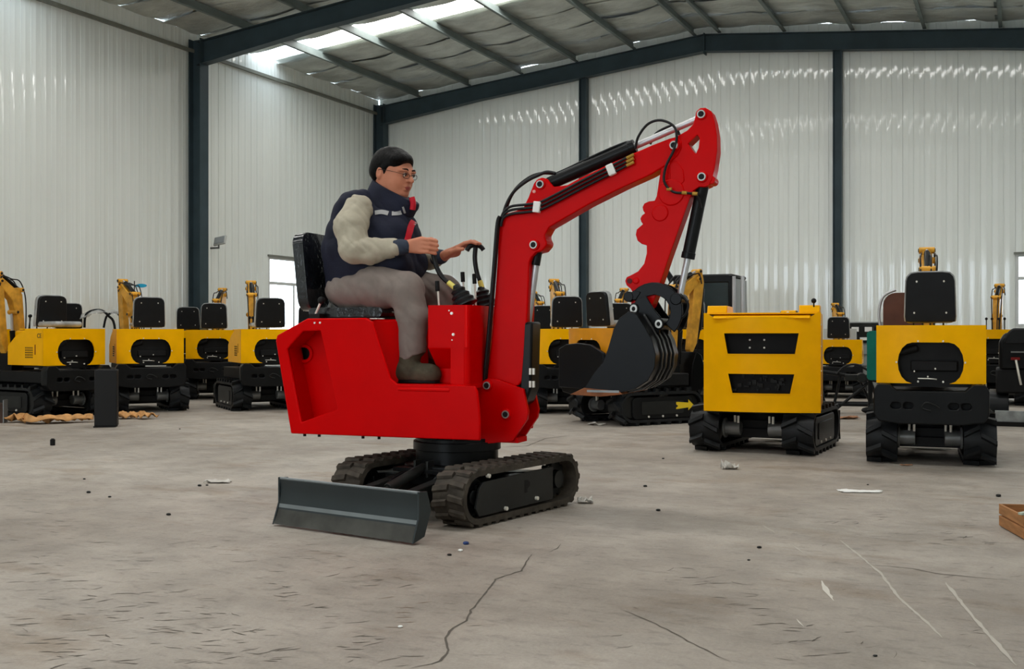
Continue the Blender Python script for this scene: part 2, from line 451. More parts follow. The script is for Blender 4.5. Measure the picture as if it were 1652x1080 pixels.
# ------------------------------------------------------------------ floor marks
def gp(px, py):   # a floor point seen at photo position (used to read positions off the photograph once)
    Z = 1750/(py-540); return ((px-826)*Z/1750, Z)
def ribbon(path, wd, jit=0, seed=1, zz=.0015):
    rnd = random.Random(seed); P = [Vector((*gp(*p), 0)) for p in path]; Q = []
    for a, b in zip(P[:-1], P[1:]):
        n = max(2, int((b-a).length/.035))
        for i in range(n): Q.append(a.lerp(b, i/n)+Vector((rnd.uniform(-jit, jit), rnd.uniform(-jit, jit), 0)))
    Q.append(P[-1]); vs = []
    for i, q in enumerate(Q):
        t = Q[min(i+1, len(Q)-1)]-Q[max(i-1, 0)]; nn = Vector((-t.y, t.x, 0)).normalized()
        ww = wd*(.5+rnd.random()*.7)*min(1, .15+i/4, .15+(len(Q)-1-i)/4)
        vs += [q+nn*ww+Vector((0, 0, zz)), q-nn*ww+Vector((0, 0, zz))]
    return MB().add(vs, [(2*i, 2*i+1, 2*i+3, 2*i+2) for i in range(len(Q)-1)])
MRI = MR.inverted()
def floorpart(name, mb, m):
    o = mb.build(name, m, floor); o.matrix_parent_inverse = Matrix.Identity(4); o.matrix_local = MRI; return o
floorpart('crack', ribbon([(660, 1080), (712, 1068), (722, 1050), (718, 1030), (730, 1014), (752, 1003), (760, 985), (775, 968), (788, 950), (800, 935), (840, 922), (852, 903), (858, 895)], .0042, .004, 3), CRACK)
floorpart('crack', ribbon([(884, 893), (898, 886), (905, 878)], .003, .004, 4), CRACK)
floorpart('crack', ribbon([(1395, 912), (1430, 914), (1470, 918), (1510, 926), (1560, 931), (1640, 938)], .003, .003, 5), MARK)
floorpart('crack', ribbon([(800, 722), (850, 720), (880, 708), (920, 703)], .006, .004, 6), MARK)
floorpart('crack', ribbon([(1000, 983), (1050, 1003), (1110, 1035), (1180, 1070)], .003, .004, 7), MARK)
for i, (p, wd) in enumerate([([(1325, 938), (1332, 952), (1345, 970)], .012), ([(1355, 872), (1390, 900), (1420, 925), (1450, 965), (1490, 1000), (1520, 1030)], .006),
        ([(1525, 940), (1560, 985), (1600, 1030), (1640, 1075)], .008), ([(1275, 878), (1300, 895)], .006), ([(1285, 1000), (1297, 1012)], .008), ([(1560, 1068), (1575, 1076)], .007),
        ([(1500, 885), (1550, 882)], .004), ([(1230, 848), (1250, 860)], .01)]):
    floorpart('scuff', ribbon(p, wd, .002, 20+i, .0012), mat('faint_scuff', lin(180, 174, 164), .8) if i not in (0, 4) else SCUFF)
# dashes printed by rubber tracks: nobody could count them
rnd = random.Random(5); tm = MB()
def dash(px, py, ang, ln, wd):
    a = Vector((*gp(px, py), .001)); d = Vector((math.cos(ang), math.sin(ang), 0)); n = Vector((-d.y, d.x, 0)); vs = []
    for i in range(5):
        t = i/4; q = a+d*ln*(t-.5)+n*.35*ln*(t-.5)**2*rnd.uniform(-1.5, 1.5); ww = wd*math.sin(math.pi*(t*.9+.05))*rnd.uniform(.4, 1)
        vs += [q+n*ww, q-n*ww]
    tm.add(vs, [(2*i, 2*i+1, 2*i+3, 2*i+2) for i in range(4)])
for lane in ([(0, 800), (500, 1080)], [(0, 870), (330, 1080)], [(40, 930), (200, 1080)], [(330, 860), (640, 1075)], [(200, 960), (420, 1075)], [(1090, 910), (1330, 1060)], [(400, 820), (640, 960)], [(1200, 820), (1640, 880)], [(0, 1000), (150, 1080)]):
    (x0, y0), (x1, y1) = lane; n = int(math.hypot(x1-x0, y1-y0)/9)
    for i in range(n):
        t = i/n
        if rnd.random() < .12: continue
        dash(x0+(x1-x0)*t+rnd.gauss(0, 26), y0+(y1-y0)*t+rnd.gauss(0, 7), rnd.gauss(.15, .35), rnd.uniform(.035, .09), rnd.uniform(.0018, .0055))
for i in range(220): dash(rnd.uniform(0, 1652), 690+rnd.random()**1.2*390, rnd.gauss(.1, .4), rnd.uniform(.02, .08), rnd.uniform(.001, .003))
o = floorpart('track_marks', tm, MARK); o['kind'] = 'stuff'
st = MB()
for i in range(7): 
    tmp = tm; tm = st; dash(650+rnd.gauss(0, 14), 965+i*8, rnd.gauss(.1, .3), .07, .004); tm = tmp
floorpart('rust_stain', st, mat('rust_stain_dirt', lin(120, 98, 80), .9))['kind'] = 'stuff'

# ------------------------------------------------------------------ track helper
def loop_points(r, x0, x1, n_arc=9, step=.05):
    """closed stadium, front wheel at x0, rear wheel at x1, centres at height r"""
    P = []
    L = x1-x0
    n = int(round(L/step))
    for i in range(n): P.append((x0+L*i/n, 0, 0))
    for i in range(n_arc): P.append((x1, None, -90+180*i/n_arc))
    for i in range(n): P.append((x1-L*i/n, 1, 180))
    for i in range(n_arc): P.append((x0, None, 90+180*i/n_arc))
    out = []
    for x, f, a in P:
        if f == 0: out.append((x, 0.0, 0.0, -1.0))
        elif f == 1: out.append((x, 2*r, 0.0, 1.0))
        else: out.append((x+r*math.cos(R(a)), r+r*math.sin(R(a)), math.cos(R(a)), math.sin(R(a))))
    return out  # x,z,nx,nz
def belt_mb(y0, y1, r, x0, x1, z0, th=.022):
    P = loop_points(r, x0, x1); n = len(P); vs = []
    for (x, z, nx, nz) in P:
        for (yy, off) in ((y0, 0), (y1, 0), (y1, -th), (y0, -th)): vs.append((x+nx*off, yy, z0+z+nz*off))
    fs = []
    for i in range(n):
        j = (i+1) % n
        for k in range(4): fs.append((i*4+k, i*4+(k+1) % 4, j*4+(k+1) % 4, j*4+k))
    return MB().add(vs, fs)
def around(r, x0, x1, count, phase=0):
    """evenly spaced stations (x,z,angle) on the outside of the loop"""
    L = x1-x0; per = 2*L+2*math.pi*r; out = []
    for i in range(count):
        s = (per*(i+phase)/count) % per
        if s < L: out.append((x0+s, 0, -90))
        elif s < L+math.pi*r:
            a = -90+(s-L)/r*180/math.pi; out.append((x1+r*math.cos(R(a)), r+r*math.sin(R(a)), a))
        elif s < 2*L+math.pi*r: out.append((x1-(s-L-math.pi*r), 2*r, 90))
        else:
            a = 90+(s-2*L-math.pi*r)/r*180/math.pi; out.append((x0+r*math.cos(R(a)), r+r*math.sin(R(a)), a))
    return out
def lug_mesh(w, ht, ln, mat_, chev=0):
    """lug lying in local xy (x = along belt, y = across), rising +z ; chev skews it"""
    m = MB()
    h = w/2; t = ln/2
    vs = []
    for (y, sx) in ((-h, 0), (h, chev)):
        for (x, z) in ((-t, 0), (t, 0), (t*.62, ht), (-t*.62, ht)): vs.append((x+sx, y, z))
    m.add(vs, [(0, 1, 2, 3), (4, 7, 6, 5), (0, 4, 5, 1), (1, 5, 6, 2), (2, 6, 7, 3), (3, 7, 4, 0)])
    return m.mesh('tread_lug', mat_)
def lug_matrix(x, y, z, ang, z0):
    a = R(ang); n = Vector((math.cos(a), 0, math.sin(a))); t = Vector((-n.z, 0, n.x)); yv = n.cross(t)
    M = Matrix((( t.x, yv.x, n.x, x), (t.y, yv.y, n.y, y), (t.z, yv.z, n.z, z+z0), (0, 0, 0, 1))); return M

# ------------------------------------------------------------------ RED EXCAVATOR
UA = math.atan2(-.3675, .93)
rex = empty('mini_excavator', (-.313, 6.194, 0), UA)
tag(rex, 'bright red mini excavator with black blade and raised boom, driven by a seated man', 'excavator')
TA = math.atan2(.8239, .5668)-UA            # undercarriage turned against the house
MT = Matrix.Rotation(TA, 4, 'Z')
def under(name, mb, m, par=rex, bevel=0, label=None, **k):
    o = mb.build(name, m, par, bevel=bevel, label=label, **k)
    if par is rex: o.matrix_local = MT.copy()
    return o
# NB: undercarriage frame: x = away from the blade, y = LEFT of that (so the near side is -y)
lugA = lug_mesh(.092, .014, .04, RUB, .014); lugB = lug_mesh(.092, .014, .04, RUB, -.014)
RT = .140; TX0, TX1 = -.405, .450
for sgn in (-1, 1):
    yo, yi = (-.455, -.255) if sgn < 0 else (.255, .455)
    belt = under('rubber_track', belt_mb(yo, yi, RT, TX0, TX1, .016, .03), RUB)
    P = around(RT, TX0, TX1, 34)
    for k, (x, z, a) in enumerate(P):
        obj('tread_lug', lugA, belt).matrix_local = lug_matrix(x, yo+.048, z, a, .016)
    P = around(RT, TX0, TX1, 34, .5)
    for k, (x, z, a) in enumerate(P):
        obj('tread_lug', lugB, belt).matrix_local = lug_matrix(x, yi-.048, z, a, .016)
    # inner guide teeth
    g = MB()
    for (x, z, a) in around(RT-.022, TX0, TX1, 40):
        m = lug_matrix(x, (yo+yi)/2, z+.022, a, .022); g.box(-.012, .012, -.02, .02, -.022, .004, m)
    g.build('guide_teeth', RUB, belt)
    # side frame: tapered cover plate
    s0, s1 = (yo+.004, yo+.02) if sgn < 0 else (yi-.02, yi-.004)
    pl = MB().prism([(-.43, .10), (-.40, .055), (.31, .06), (.31, .245), (-.36, .232), (-.40, .2)], s0, s1)
    fr = under('track_frame', pl, CHAR, bevel=.003, label='flat dark cover plate of the track')
    MB().box(-.38, .30, yo+.04, yi-.04, .08, .215).build('frame_beam', BLK, fr, bevel=.004)
    # track mark cut in the plate
    MB().prism([(.02, .13), (.045, .13), (.045, .15), (.07, .165), (.07, .185), (.045, .2), (.02, .2)], s0-.001 if sgn < 0 else s1-.001, s0+.002 if sgn < 0 else s1+.001).build('slot', BLKM, fr)
    for bx, bz in ((-.33, .262), (-.17, .07), (.13, .088)):
        yb = s0-.006 if sgn < 0 else s1+.006
        MB().cyl((bx, yb-.01, bz), (bx, yb+.01, bz), .011, n=8).build('bolt', BOLT, fr)
    sp = MB(); N = 11; pts = []
    for i in range(N*4):
        a = 2*math.pi*i/(N*4); rr = .112 if i % 4 in (0, 1) else .09; pts.append((TX1+rr*math.cos(a), .155+rr*math.sin(a)))
    hole = [(TX1+.055*math.cos(a*R(30)), .155+.055*math.sin(a*R(30))) for a in range(12)]
    sp.prism(pts, (yo+yi)/2-.02, (yo+yi)/2+.02, holes=[hole]); sp.cyl((TX1, yo+.05, .155), (TX1, yi-.03, .155), .05)
    under('sprocket', sp, CHAR)
    under('idler_wheel', MB().cyl((TX0, yo+.05, .155), (TX0, yi-.05, .155), .105, n=24).cyl((TX0, yo+.03, .155), (TX0, yi-.03, .155), .04), BLK, bevel=.006)
    for rx in (-.2, -.03, .14, .29):
        under('track_roller', MB().cyl((rx, yo+.045, .085), (rx, yi-.045, .085), .04, n=16), CHAR, bevel=.004)
# centre frame
cf = MB(); cf.box(-.28, .32, -.19, .19, .17, .25); 
for y in (-1, 1):
    cf.prism([(-.36, y*.42), (-.26, y*.42), (.0, y*.12), (-.14, y*.06)], .12, .22, 'z').prism([(.36, y*.42), (.26, y*.42), (.02, y*.12), (.14, y*.06)], .12, .22, 'z')
under('centre_frame', cf, BLK, bevel=.006)
cfp = MB().prism([(.30*math.cos(a), .30*math.sin(a)) for a in [R(15*i) for i in range(24)]], .255, .275, 'z')
cfp.box(-.33, -.12, -.2, .2, .24, .265)
under('turntable_plate', cfp, BLK, bevel=.004)
MB().cyl((0, 0, .275), (0, 0, .42), .235, n=40).cyl((0, 0, .35), (0, 0, .40), .25, n=40).build('slew_ring', BLK, rex, bevel=.004)
# blade and its arms
prof = [(-.965, .012), (-.945, .05), (-.925, .105), (-.918, .15), (-.915, .2), (-.922, .238), (-.914, .246), (-.903, .238), (-.899, .2), (-.900, .15), (-.906, .1), (-.925, .045), (-.945, .01)]
prof = [(x*1.0, z) for x, z in prof]
bl = under('dozer_blade', MB().prism(prof, -.4725, .4725), BLADE, bevel=.002)
face = [(-.9655, .012), (-.9455, .05), (-.9285, .095), (-.9255, .095), (-.9425, .05), (-.962, .011)]
MB().prism(face, -.468, .468).build('worn_lower_face', BLADEW, bl)
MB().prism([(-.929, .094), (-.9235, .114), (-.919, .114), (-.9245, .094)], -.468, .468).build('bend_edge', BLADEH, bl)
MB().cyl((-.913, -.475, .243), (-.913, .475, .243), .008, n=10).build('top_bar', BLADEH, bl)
for y in (-.4725, .4725):
    MB().prism([(-.967, .008), (-.925, .12), (-.925, .25), (-.86, .245), (-.83, .15), (-.88, .03)], y-.005, y+.005).build('end_plate', BLADE, bl, bevel=.002)
for y in (-.15, .15):
    under('blade_arm', MB().prism([(-.90, .06), (-.89, .15), (-.25, .24), (-.2, .18), (-.3, .14)], y-.03, y+.03), CHAR, bevel=.005)
under('blade_cylinder', MB().cyl((-.30, 0, .27), (-.60, 0, .19), .028).cyl((-.60, 0, .19), (-.89, 0, .12), .014).box(-.33, -.27, -.05, -.035, .22, .31).box(-.33, -.27, .035, .05, .22, .31), CHAR, bevel=.003)
under('hydraulic_hose', MB().tube([(-.2, -.06, .26), (-.42, -.1, .16), (-.6, -.06, .13), (-.72, 0, .17)], .011), GREY, ang=80)
under('hydraulic_hose', MB().tube([(-.2, .06, .28), (-.4, .12, .22), (-.55, .08, .16), (-.66, .02, .19)], .010), HOSE, ang=80)

# house: near side panel with pentagon recess
body_out = [(-.847, .440), (-.948, .965), (-.940, .995), (-.74, 1.090), (-.37, 1.091), (-.325, 1.068), (-.215, .76), (-.17, .728), (.285, .728), (.30, .70), (.315, .56), (.315, .442)]
opening = [(-.872, .918), (-.768, 1.018), (-.655, 1.022), (-.545, .585), (-.778, .506)]
for y0, y1 in ((-.405, -.385), (.385, .405)):
    p = MB().prism(body_out, y0, y1, holes=[opening]).build('side_panel', RED, rex, bevel=.006)
    # recess lining
    s = 1 if y0 < 0 else -1; yf = y0+.02 if s > 0 else y1-.02
    ymin, ymax = sorted((yf, yf+s*.12))
    n = len(opening); big = [(x*1.0+(.008 if x > -.7 else -.008), z+(.008 if z > .75 else -.008)) for x, z in opening]
    MB().prism(big, ymin, ymax, holes=[opening]).build('recess_lining', RED, p)
    yb0, yb1 = sorted((yf+s*.12, yf+s*.128))
    ov = roundrect(-.905, -.805, .855, .925, .034, 6)
    rp = MB().prism([(x, z) for x, z in big], yb0, yb1, holes=[ov]).build('recess_panel', RED, p)
    ov2 = roundrect(-.922, -.788, .838, .942, .048, 6)
    a, b = (yb0-.012, yb0+.001) if s > 0 else (yb1-.001, yb1+.012)
    MB().prism(ov2, a, b, holes=[ov]).build('oval_rim', RED, p, bevel=.002)
    MB().box(-.93, -.78, min(yb0, yb1)+s*.03, max(yb0, yb1)+s*.03, .83, .95).build('dark_interior', DKIN, p)
    for bx, bz in ((-.69, 1.065), (-.655, 1.066)):
        MB().cyl((bx, y0-.004, bz), (bx, y1+.004, bz), .006, n=8).build('rivet', BOLT, p)
    for bx in (-.775, -.68, -.40, -.30, .02, .15):
        MB().cyl((bx, (y0+y1)/2+s*.02, .425), (bx, (y0+y1)/2+s*.02, .445), .009, n=8).build('bolt', BLK, p)
# rear, top and bottom sheets
MB().prism([(-.847, .44), (-.948, .965), (-.940, .995), (-.74, 1.09), (-.40, 1.091), (-.40, 1.081), (-.742, 1.08), (-.93, .99), (-.938, .962), (-.838, .445)], -.386, .386).build('rear_cover', RED, rex, bevel=.002)
MB().box(-.84, .17, -.386, .386, .442, .456).build('floor_pan', RED, rex)
MB().prism([(-.345, 1.065), (-.41, 1.08), (-.41, .5), (-.1, .5), (-.1, .72), (-.235, .74)], -.386, -.36).build('corner_skirt', RED, rex, bevel=.01)
MB().prism([(-.36, -.39), (-.235, -.25), (-.45, -.25), (-.45, -.39)], .728, 1.075, 'z').build('seat_box_cheek', RED, rex, bevel=.006)
MB().box(-.22, .20, -.386, .386, .705, .728).build('footplate', RED, rex, bevel=.003)
MB().box(-.17, .14, -.41, -.395, .694, .712).build('step_edge', RED, rex, bevel=.006)
MB().box(.15, .165, -.386, .386, .45, .70).build('front_sheet', RED, rex, bevel=.003)
MB().box(-.45, -.235, -.25, .25, .728, 1.085).build('seat_box', RED, rex, bevel=.012)
for bx, by in ((-.36, -.36), (-.34, -.33)):
    MB().box(bx, bx+.045, by-.01, by+.01, 1.085, 1.09).build('bracket', BOLT, rex)
# console
out = [(-.045, -.285), (.17, -.285)]+arcpts(.17, -.255, .03, -90, 0, 4)+arcpts(.17, .255, .03, 0, 90, 4)+[(.17, .285), (-.045, .285)]
con = MB().prism(out, .93, 1.16, 'z').build('control_console', RED, rex, bevel=.012)
MB().prism([(.09, -.285), (.17, -.285)]+arcpts(.17, -.255, .028, -90, 0, 4)+arcpts(.17, .255, .028, 0, 90, 4)+[(.17, .285), (.09, .285)], .728, .932, 'z').build('console_front', RED, con, bevel=.004)
MB().prism([(-.285, .935), (-.285, .925), (-.16, .80), (-.16, .935)], -.045, .13, 'x').build('pedal_guard', RED, con, bevel=.003)
MB().prism([(.285, .935), (.285, .925), (.16, .80), (.16, .935)], -.045, .13, 'x').build('pedal_guard', RED, con, bevel=.003)
MB().box(-.04, .10, -.17, .17, .728, .93).build('console_foot', RED, con, bevel=.004)
for bx, bz in ((.098, 1.115), (.108, 1.0)):
    MB().cyl((bx, -.292, bz), (bx, -.28, bz), .008, n=10).build('bolt', BOLT, con)
for bx, bz in ((.082, 1.13), (.10, .97)):
    MB().cyl((bx, -.289, bz), (bx, -.28, bz), .004, n=8).build('rivet', BOLT, con)
# lever boots, levers
def boot(x, y, z, lean, ysq=1):
    m = MB(); rs = [.075, .062, .066, .05, .055, .038, .043, .024, .018]
    for i in range(len(rs)-1):
        t0 = i/8; t1 = (i+1)/8
        m.cyl((x+lean*t0, y, z+.115*t0), (x+lean*t1, y, z+.115*t1), rs[i], rs[i+1], n=18)
    return m
boot(.105, -.12, 1.16, -.06).build('lever_boot', RUBB, con, ang=60)
boot(.125, .12, 1.16, -.03).build('lever_boot', RUBB, con, ang=60)
def lever(pts, y, tape):
    l = MB().tube([(x, y, z) for x, z in pts], lambda t: .0145 if t < .6 else .013).build('control_lever', HOSE, con, ang=60)
    MB().cyl((tape[0][0], y, tape[0][1]), (tape[1][0], y, tape[1][1]), .0155, n=12).build('yellow_tape', YTAPE, l)
    return l
lever([(-.095, 1.515), (-.092, 1.45), (-.068, 1.37), (-.03, 1.315), (.015, 1.28), (.06, 1.25)], -.12, ((.0, 1.292), (.04, 1.262)))
lever([(.062, 1.505), (.058, 1.44), (.068, 1.37), (.085, 1.32), (.108, 1.25)], .12, ((.089, 1.31), (.103, 1.27)))
MB().tube([(.02, .09, 1.485), (.035, .1, 1.51), (.06, .12, 1.518), (.085, .14, 1.51), (.10, .15, 1.49)], .014).build('lever_grip', HOSE, con, ang=60)
for (x, y, z0, z1) in ((-.02, -.20, 1.16, 1.27), (.035, .02, 1.16, 1.33), (.095, .05, 1.16, 1.32)):
    s = MB().cyl((x, y, z0), (x-.008, y, z1), .006, n=8).build('small_lever', BOLT, con)
    MB().cyl((x-.008, y, z1-.03), (x-.011, y, z1+.028), .0125, n=12).build('lever_knob', BLKM, s, bevel=.003)
# seat
MB().box(-.80, -.38, -.22, .22, 1.075, 1.125).build('seat_base', BLKM, rex, bevel=.01)
m = MB().prism(roundrect(-.84, -.36, 1.10, 1.155, .025), -.23, .23)
seat = m.build('seat_cushion', WRAP, rex, bevel=.015, seg=3)
m = MB().prism(roundrect(-.23, .23, 0, .46, .07), -.035, .035, 'x')
sb = m.build('seat_backrest', WRAP, rex, bevel=.02, seg=3, label='black backrest still in clear plastic wrap')
sb.location = (-.875, 0, 1.14); sb.rotation_euler = (0, R(-6), 0)
for z in (.1, .2, .3):
    MB().cyl((-.04, -.2, z), (-.044, -.2, z), .008, n=8).build('button', BOLT, sb)
s = MB().cyl((-.765, -.28, 1.11), (-.725, -.29, 1.18), .007, n=8).build('lock_lever', BOLT, rex)
MB().ball((-.718, -.29, 1.195), .022).build('lever_knob', BLKM, s)
MB().box(-.80, -.73, -.29, -.22, 1.09, 1.12).build('lever_bracket', BLKM, rex, bevel=.004)

# boom bracket
br = MB().prism([(.144, .385), (.215, .392), (.375, .413), (.462, .535), (.468, .58), (.44, .70), (.27, .755), (.228, .755), (.19, .735), (.144, .68)], -.095, -.07)
br.prism([(.144, .385), (.215, .392), (.375, .413), (.462, .535), (.468, .58), (.44, .70), (.27, .755), (.228, .755), (.19, .735), (.144, .68)], .07, .095)
br.box(.15, .4, -.07, .07, .40, .43)
swing = br.build('swing_bracket', RED, rex, bevel=.006)
WASH = mat('worn_washer', lin(168, 166, 160), .35, metal=.5, var=.15)
def pin(par, x, z, hw, ro=.0215, ri=.0155, base=RED):
    b = MB().cyl((x, -hw, z), (x, hw, z), ro*1.4, n=20).build('pin_boss', base, par, bevel=.004)
    for s in (-1, 1):
        MB().ring((x, s*(hw+.002), z), (0, 1, 0), ro, ri, .012).build('pin_washer', WASH, b)
        MB().cyl((x, s*(hw-.004), z), (x, s*(hw+.006), z), ri+.001, n=14).build('pivot_pin', BLKM, b)
    return b
pin(swing, .228, .717, .105); pin(swing, .34, .56, .105)
# boom, a box section with rounded plates
boom_o = [(.20, .70), (.212, .685), (.245, .68), (.30, .69), (.40, .72), (.435, .76), (.445, 1.0), (.462, 1.40), (.475, 1.428), (.50, 1.452), (.535, 1.458), (.561, 1.486), (.565, 1.505), (.552, 1.53), (.553, 1.548), (.575, 1.585),
          (.80, 1.70), (1.0, 1.787), (1.15, 1.845), (1.225, 1.885), (1.29, 1.935), (1.312, 1.975), (1.31, 2.01), (1.285, 2.035), (1.245, 2.028), (1.15, 1.998), (.95, 1.925), (.75, 1.845), (.68, 1.812), (.60, 1.806), (.585, 1.825), (.565, 1.852), (.535, 1.862), (.505, 1.852), (.487, 1.83), (.455, 1.755), (.425, 1.70), (.395, 1.688), (.325, 1.672), (.298, 1.65), (.283, 1.615), (.27, 1.40), (.235, .95)]
boom = MB().prism(boom_o, -.058, .058).build('boom', RED, rex, bevel=.007, seg=3)
pin(boom, .528, 1.823, .066); pin(boom, .492, 1.492, .072); pin(boom, 1.274, 1.987, .078)
MB().cyl((.491, -.064, 1.786), (.491, .064, 1.786), .009, n=10).build('bolt', mat('pink_primer', lin(230, 160, 150), .5), boom)
# arm
arm_o = [(1.405, 2.176), (1.435, 2.176), (1.465, 2.155), (1.482, 2.10), (1.493, 2.03), (1.495, 1.95), (1.482, 1.86), (1.468, 1.80), (1.455, 1.775), (1.43, 1.765), (1.40, 1.768), (1.372, 1.75), (1.352, 1.71), (1.25, 1.43), (1.17, 1.20), (1.15, 1.15), (1.11, 1.11), (1.06, 1.09), (1.035, 1.11), (1.036, 1.16), (1.048, 1.22), (1.035, 1.243), (1.012, 1.262), (1.004, 1.285), (1.012, 1.305), (1.035, 1.315), (1.075, 1.335), (1.108, 1.375), (1.122, 1.43), (1.122, 1.472), (1.095, 1.480), (1.072, 1.498), (1.062, 1.53), (1.068, 1.558), (1.088, 1.574), (1.102, 1.585), (1.092, 1.598), (1.087, 1.615), (1.097, 1.632), (1.113, 1.642), (1.103, 1.656), (1.099, 1.675), (1.109, 1.694), (1.135, 1.704), (1.165, 1.706), (1.176, 1.73), (1.19, 1.82), (1.205, 1.90), (1.235, 1.955), (1.25, 2.0), (1.29, 2.04), (1.34, 2.065), (1.37, 2.095), (1.38, 2.13), (1.388, 2.16)]
tri = [(1.343, 1.995), (1.392, 2.038), (1.404, 2.02), (1.398, 1.97), (1.384, 1.94), (1.37, 1.955)]
arm = MB().prism(arm_o, -.052, .052, holes=[tri]).build('dipper_arm', RED, rex, bevel=.004, seg=2)
for (x, z, rr, hw) in ((1.255, 1.745, .07, .058), (1.195, 1.64, .045, .058), (1.065, 1.285, .018, .058)):
    MB().cyl((x, -hw, z), (x, hw, z), rr, n=24).build('weld_boss', RED, arm, bevel=.006)
MB().prism([(1.245, 1.90), (1.285, 1.91), (1.32, 1.86), (1.325, 1.80), (1.29, 1.77), (1.25, 1.80)], -.056, .056).build('arm_plate', RED, arm, bevel=.004)
pin(arm, 1.414, 2.142, .06); pin(arm, 1.417, 1.817, .062); MB().cyl((1.462, -.05, 1.80), (1.462, .05, 1.80), .022).build('pin_boss', RED, arm, bevel=.003)
# thumb-like lug at the lower end is part of the arm; hook pin hole
MB().cyl((1.03, -.056, 1.285), (1.03, .056, 1.285), .014, n=14).build('pin_hole', mat('dark_red_hole', lin(90, 4, 8), .5), arm)
# cylinders
def hyd(name, a, b, frac, rb, rr, y=0, eye=.03):
    a = Vector((a[0], y, a[1])); b = Vector((b[0], y, b[1])); m = a.lerp(b, frac); d = (b-a).normalized()
    c = MB().cyl(a, m, rb, n=24).cyl(m-d*.03, m+d*.004, rb*1.1, n=24).cyl((a.x, y-.03, a.z), (a.x, y+.03, a.z), eye, n=16).build(name, BLK, rex, bevel=.003)
    MB().cyl(m, b, rr, n=16).build('piston_rod', STEEL, c)
    MB().cyl((b.x, y-.03, b.z), (b.x, y+.03, b.z), eye*.8, n=16).build('rod_eye', BLK, c, bevel=.003)
    return c
armc = hyd('arm_cylinder', (.57, 1.838), (1.414, 2.142), .56, .036, .018, 0)
armc2 = hyd('bucket_cylinder', (1.412, 1.79), (1.285, 1.185), .64, .033, .017, 0)
bc = hyd('boom_cylinder', (.36, .58), (.492, 1.47), .53, .042, .019, 0)
MB().cyl((.492, 0, 1.47), (.476, 0, 1.385), .026, n=14).build('rod_end', BLK, bc)
MB().prism([(.405, .60), (.445, .62), (.475, .70), (.485, 1.07), (.44, 1.07), (.43, .9)], -.07, .07).build('cylinder_guard', BLK, bc, bevel=.012)
for (dx, z0) in ((.475, .78), (.495, .78), (.475, .71), (.495, .71)):
    MB().cyl((dx, -.078, z0), (dx, -.078, z0+.035), .008, n=10).build('hose_fitting', BOLT, bc)
# hoses
def hose(pts, r=.0085, m=HOSE, par=boom, name='hydraulic_hose'): return MB().tube(pts, r, sm=7).build(name, m, par, ang=80)
for dy, dz in ((-.0, 0), (-.019, .0)):
    hose([(.195, -.05+dy, .70), (.212, -.075+dy, .80), (.232, -.075+dy, 1.0), (.262, -.072+dy, 1.35), (.283, -.072+dy, 1.60), (.30, -.074+dy, 1.655)], .010)
for dz in (0, .022, .042):
    hose([(.30, -.075, 1.60+dz*.6), (.315, -.077, 1.645+dz*.7), (.36, -.077, 1.665+dz), (.45, -.077, 1.672+dz), (.525, -.077, 1.68+dz), (.62, -.077, 1.718+dz), (.78, -.077, 1.79+dz), (.96, -.077, 1.868+dz), (1.02, -.077, 1.895+dz)], .0078)
for k in range(3):
    MB().cyl((1.02, -.077, 1.895+.02*k), (1.06, -.077, 1.912+.02*k), .009, n=8).build('hose_fitting', BRASS, boom)
for (x, z, a) in ((.515, 1.697, -8), (.935, 1.878, 22)):
    mm = Matrix.Translation((x, -.08, z)) @ Matrix.Rotation(R(-a), 4, 'Y')
    MB().box(-.02, .02, -.014, .016, -.03, .03, mm).build('hose_clamp', PAPER, boom, bevel=.004)
for dy, k in ((-.02, 0), (.02, .025)):
    hose([(.29, dy, 1.62), (.30, dy, 1.70+k), (.35, dy, 1.79+k), (.43, dy, 1.85+k), (.50, dy, 1.88+k*.6), (.55, dy, 1.895), (.60, dy, 1.885)], .0095)
hose([(.60, 0, 1.888), (.68, 0, 1.918), (.85, 0, 1.985), (.99, 0, 2.032), (1.03, 0, 2.03), (1.045, 0, 2.01)], .0065, BLK)
hose([(1.055, -.03, 1.99), (1.075, -.045, 2.05), (1.13, -.06, 2.11), (1.20, -.065, 2.125), (1.27, -.07, 2.09), (1.29, -.08, 2.03), (1.275, -.085, 1.96), (1.235, -.085, 1.88), (1.225, -.085, 1.80), (1.27, -.08, 1.745), (1.34, -.075, 1.735), (1.39, -.06, 1.73)], .007)
hose([(1.12, .03, 2.02), (1.15, .035, 2.075), (1.22, .04, 2.11), (1.26, .02, 2.10), (1.29, -.01, 2.05)], .007)
for (x, z) in ((1.25, 1.76), (1.33, 1.737), (1.385, 1.73)):
    MB().cyl((x-.012, -.08, z), (x+.014, -.08, z-.003), .010, n=8).build('hose_fitting', BRASS, arm)
hose([(1.385, -.06, 1.73), (1.40, -.045, 1.70), (1.405, -.03, 1.66)], .007)
# link and bucket
lk = MB(); ring = arcpts(1.165, 1.12, .155, -45, 150, 14)+arcpts(1.165, 1.12, .088, 150, -45, 14)
lk.prism(ring, -.075, -.058).prism(ring, .058, .075).cyl((1.03, -.08, 1.20), (1.03, .08, 1.20), .028).cyl((1.285, -.08, 1.185), (1.285, .08, 1.185), .032)
lk.prism([(1.0, 1.185), (1.06, 1.235), (1.10, 1.225), (1.07, 1.18)], -.078, .078)
bucket_root = lk.build('bucket_link', BUCK, rex, bevel=.005)
BW = .25
bo = []
inner = [(.80, .742), (.90, .79), (.94, .86), (.965, .96), (.985, 1.04), (1.02, 1.075)]
side = [(.775, .715), (.84, .80), (.90, .86), (.93, .93), (.965, 1.03), (1.0, 1.085), (1.06, 1.12), (1.11, 1.10), (1.155, 1.04), (1.20, .97), (1.222, .90), (1.215, .83), (1.175, .765), (1.10, .722), (1.0, .70), (.90, .70)]
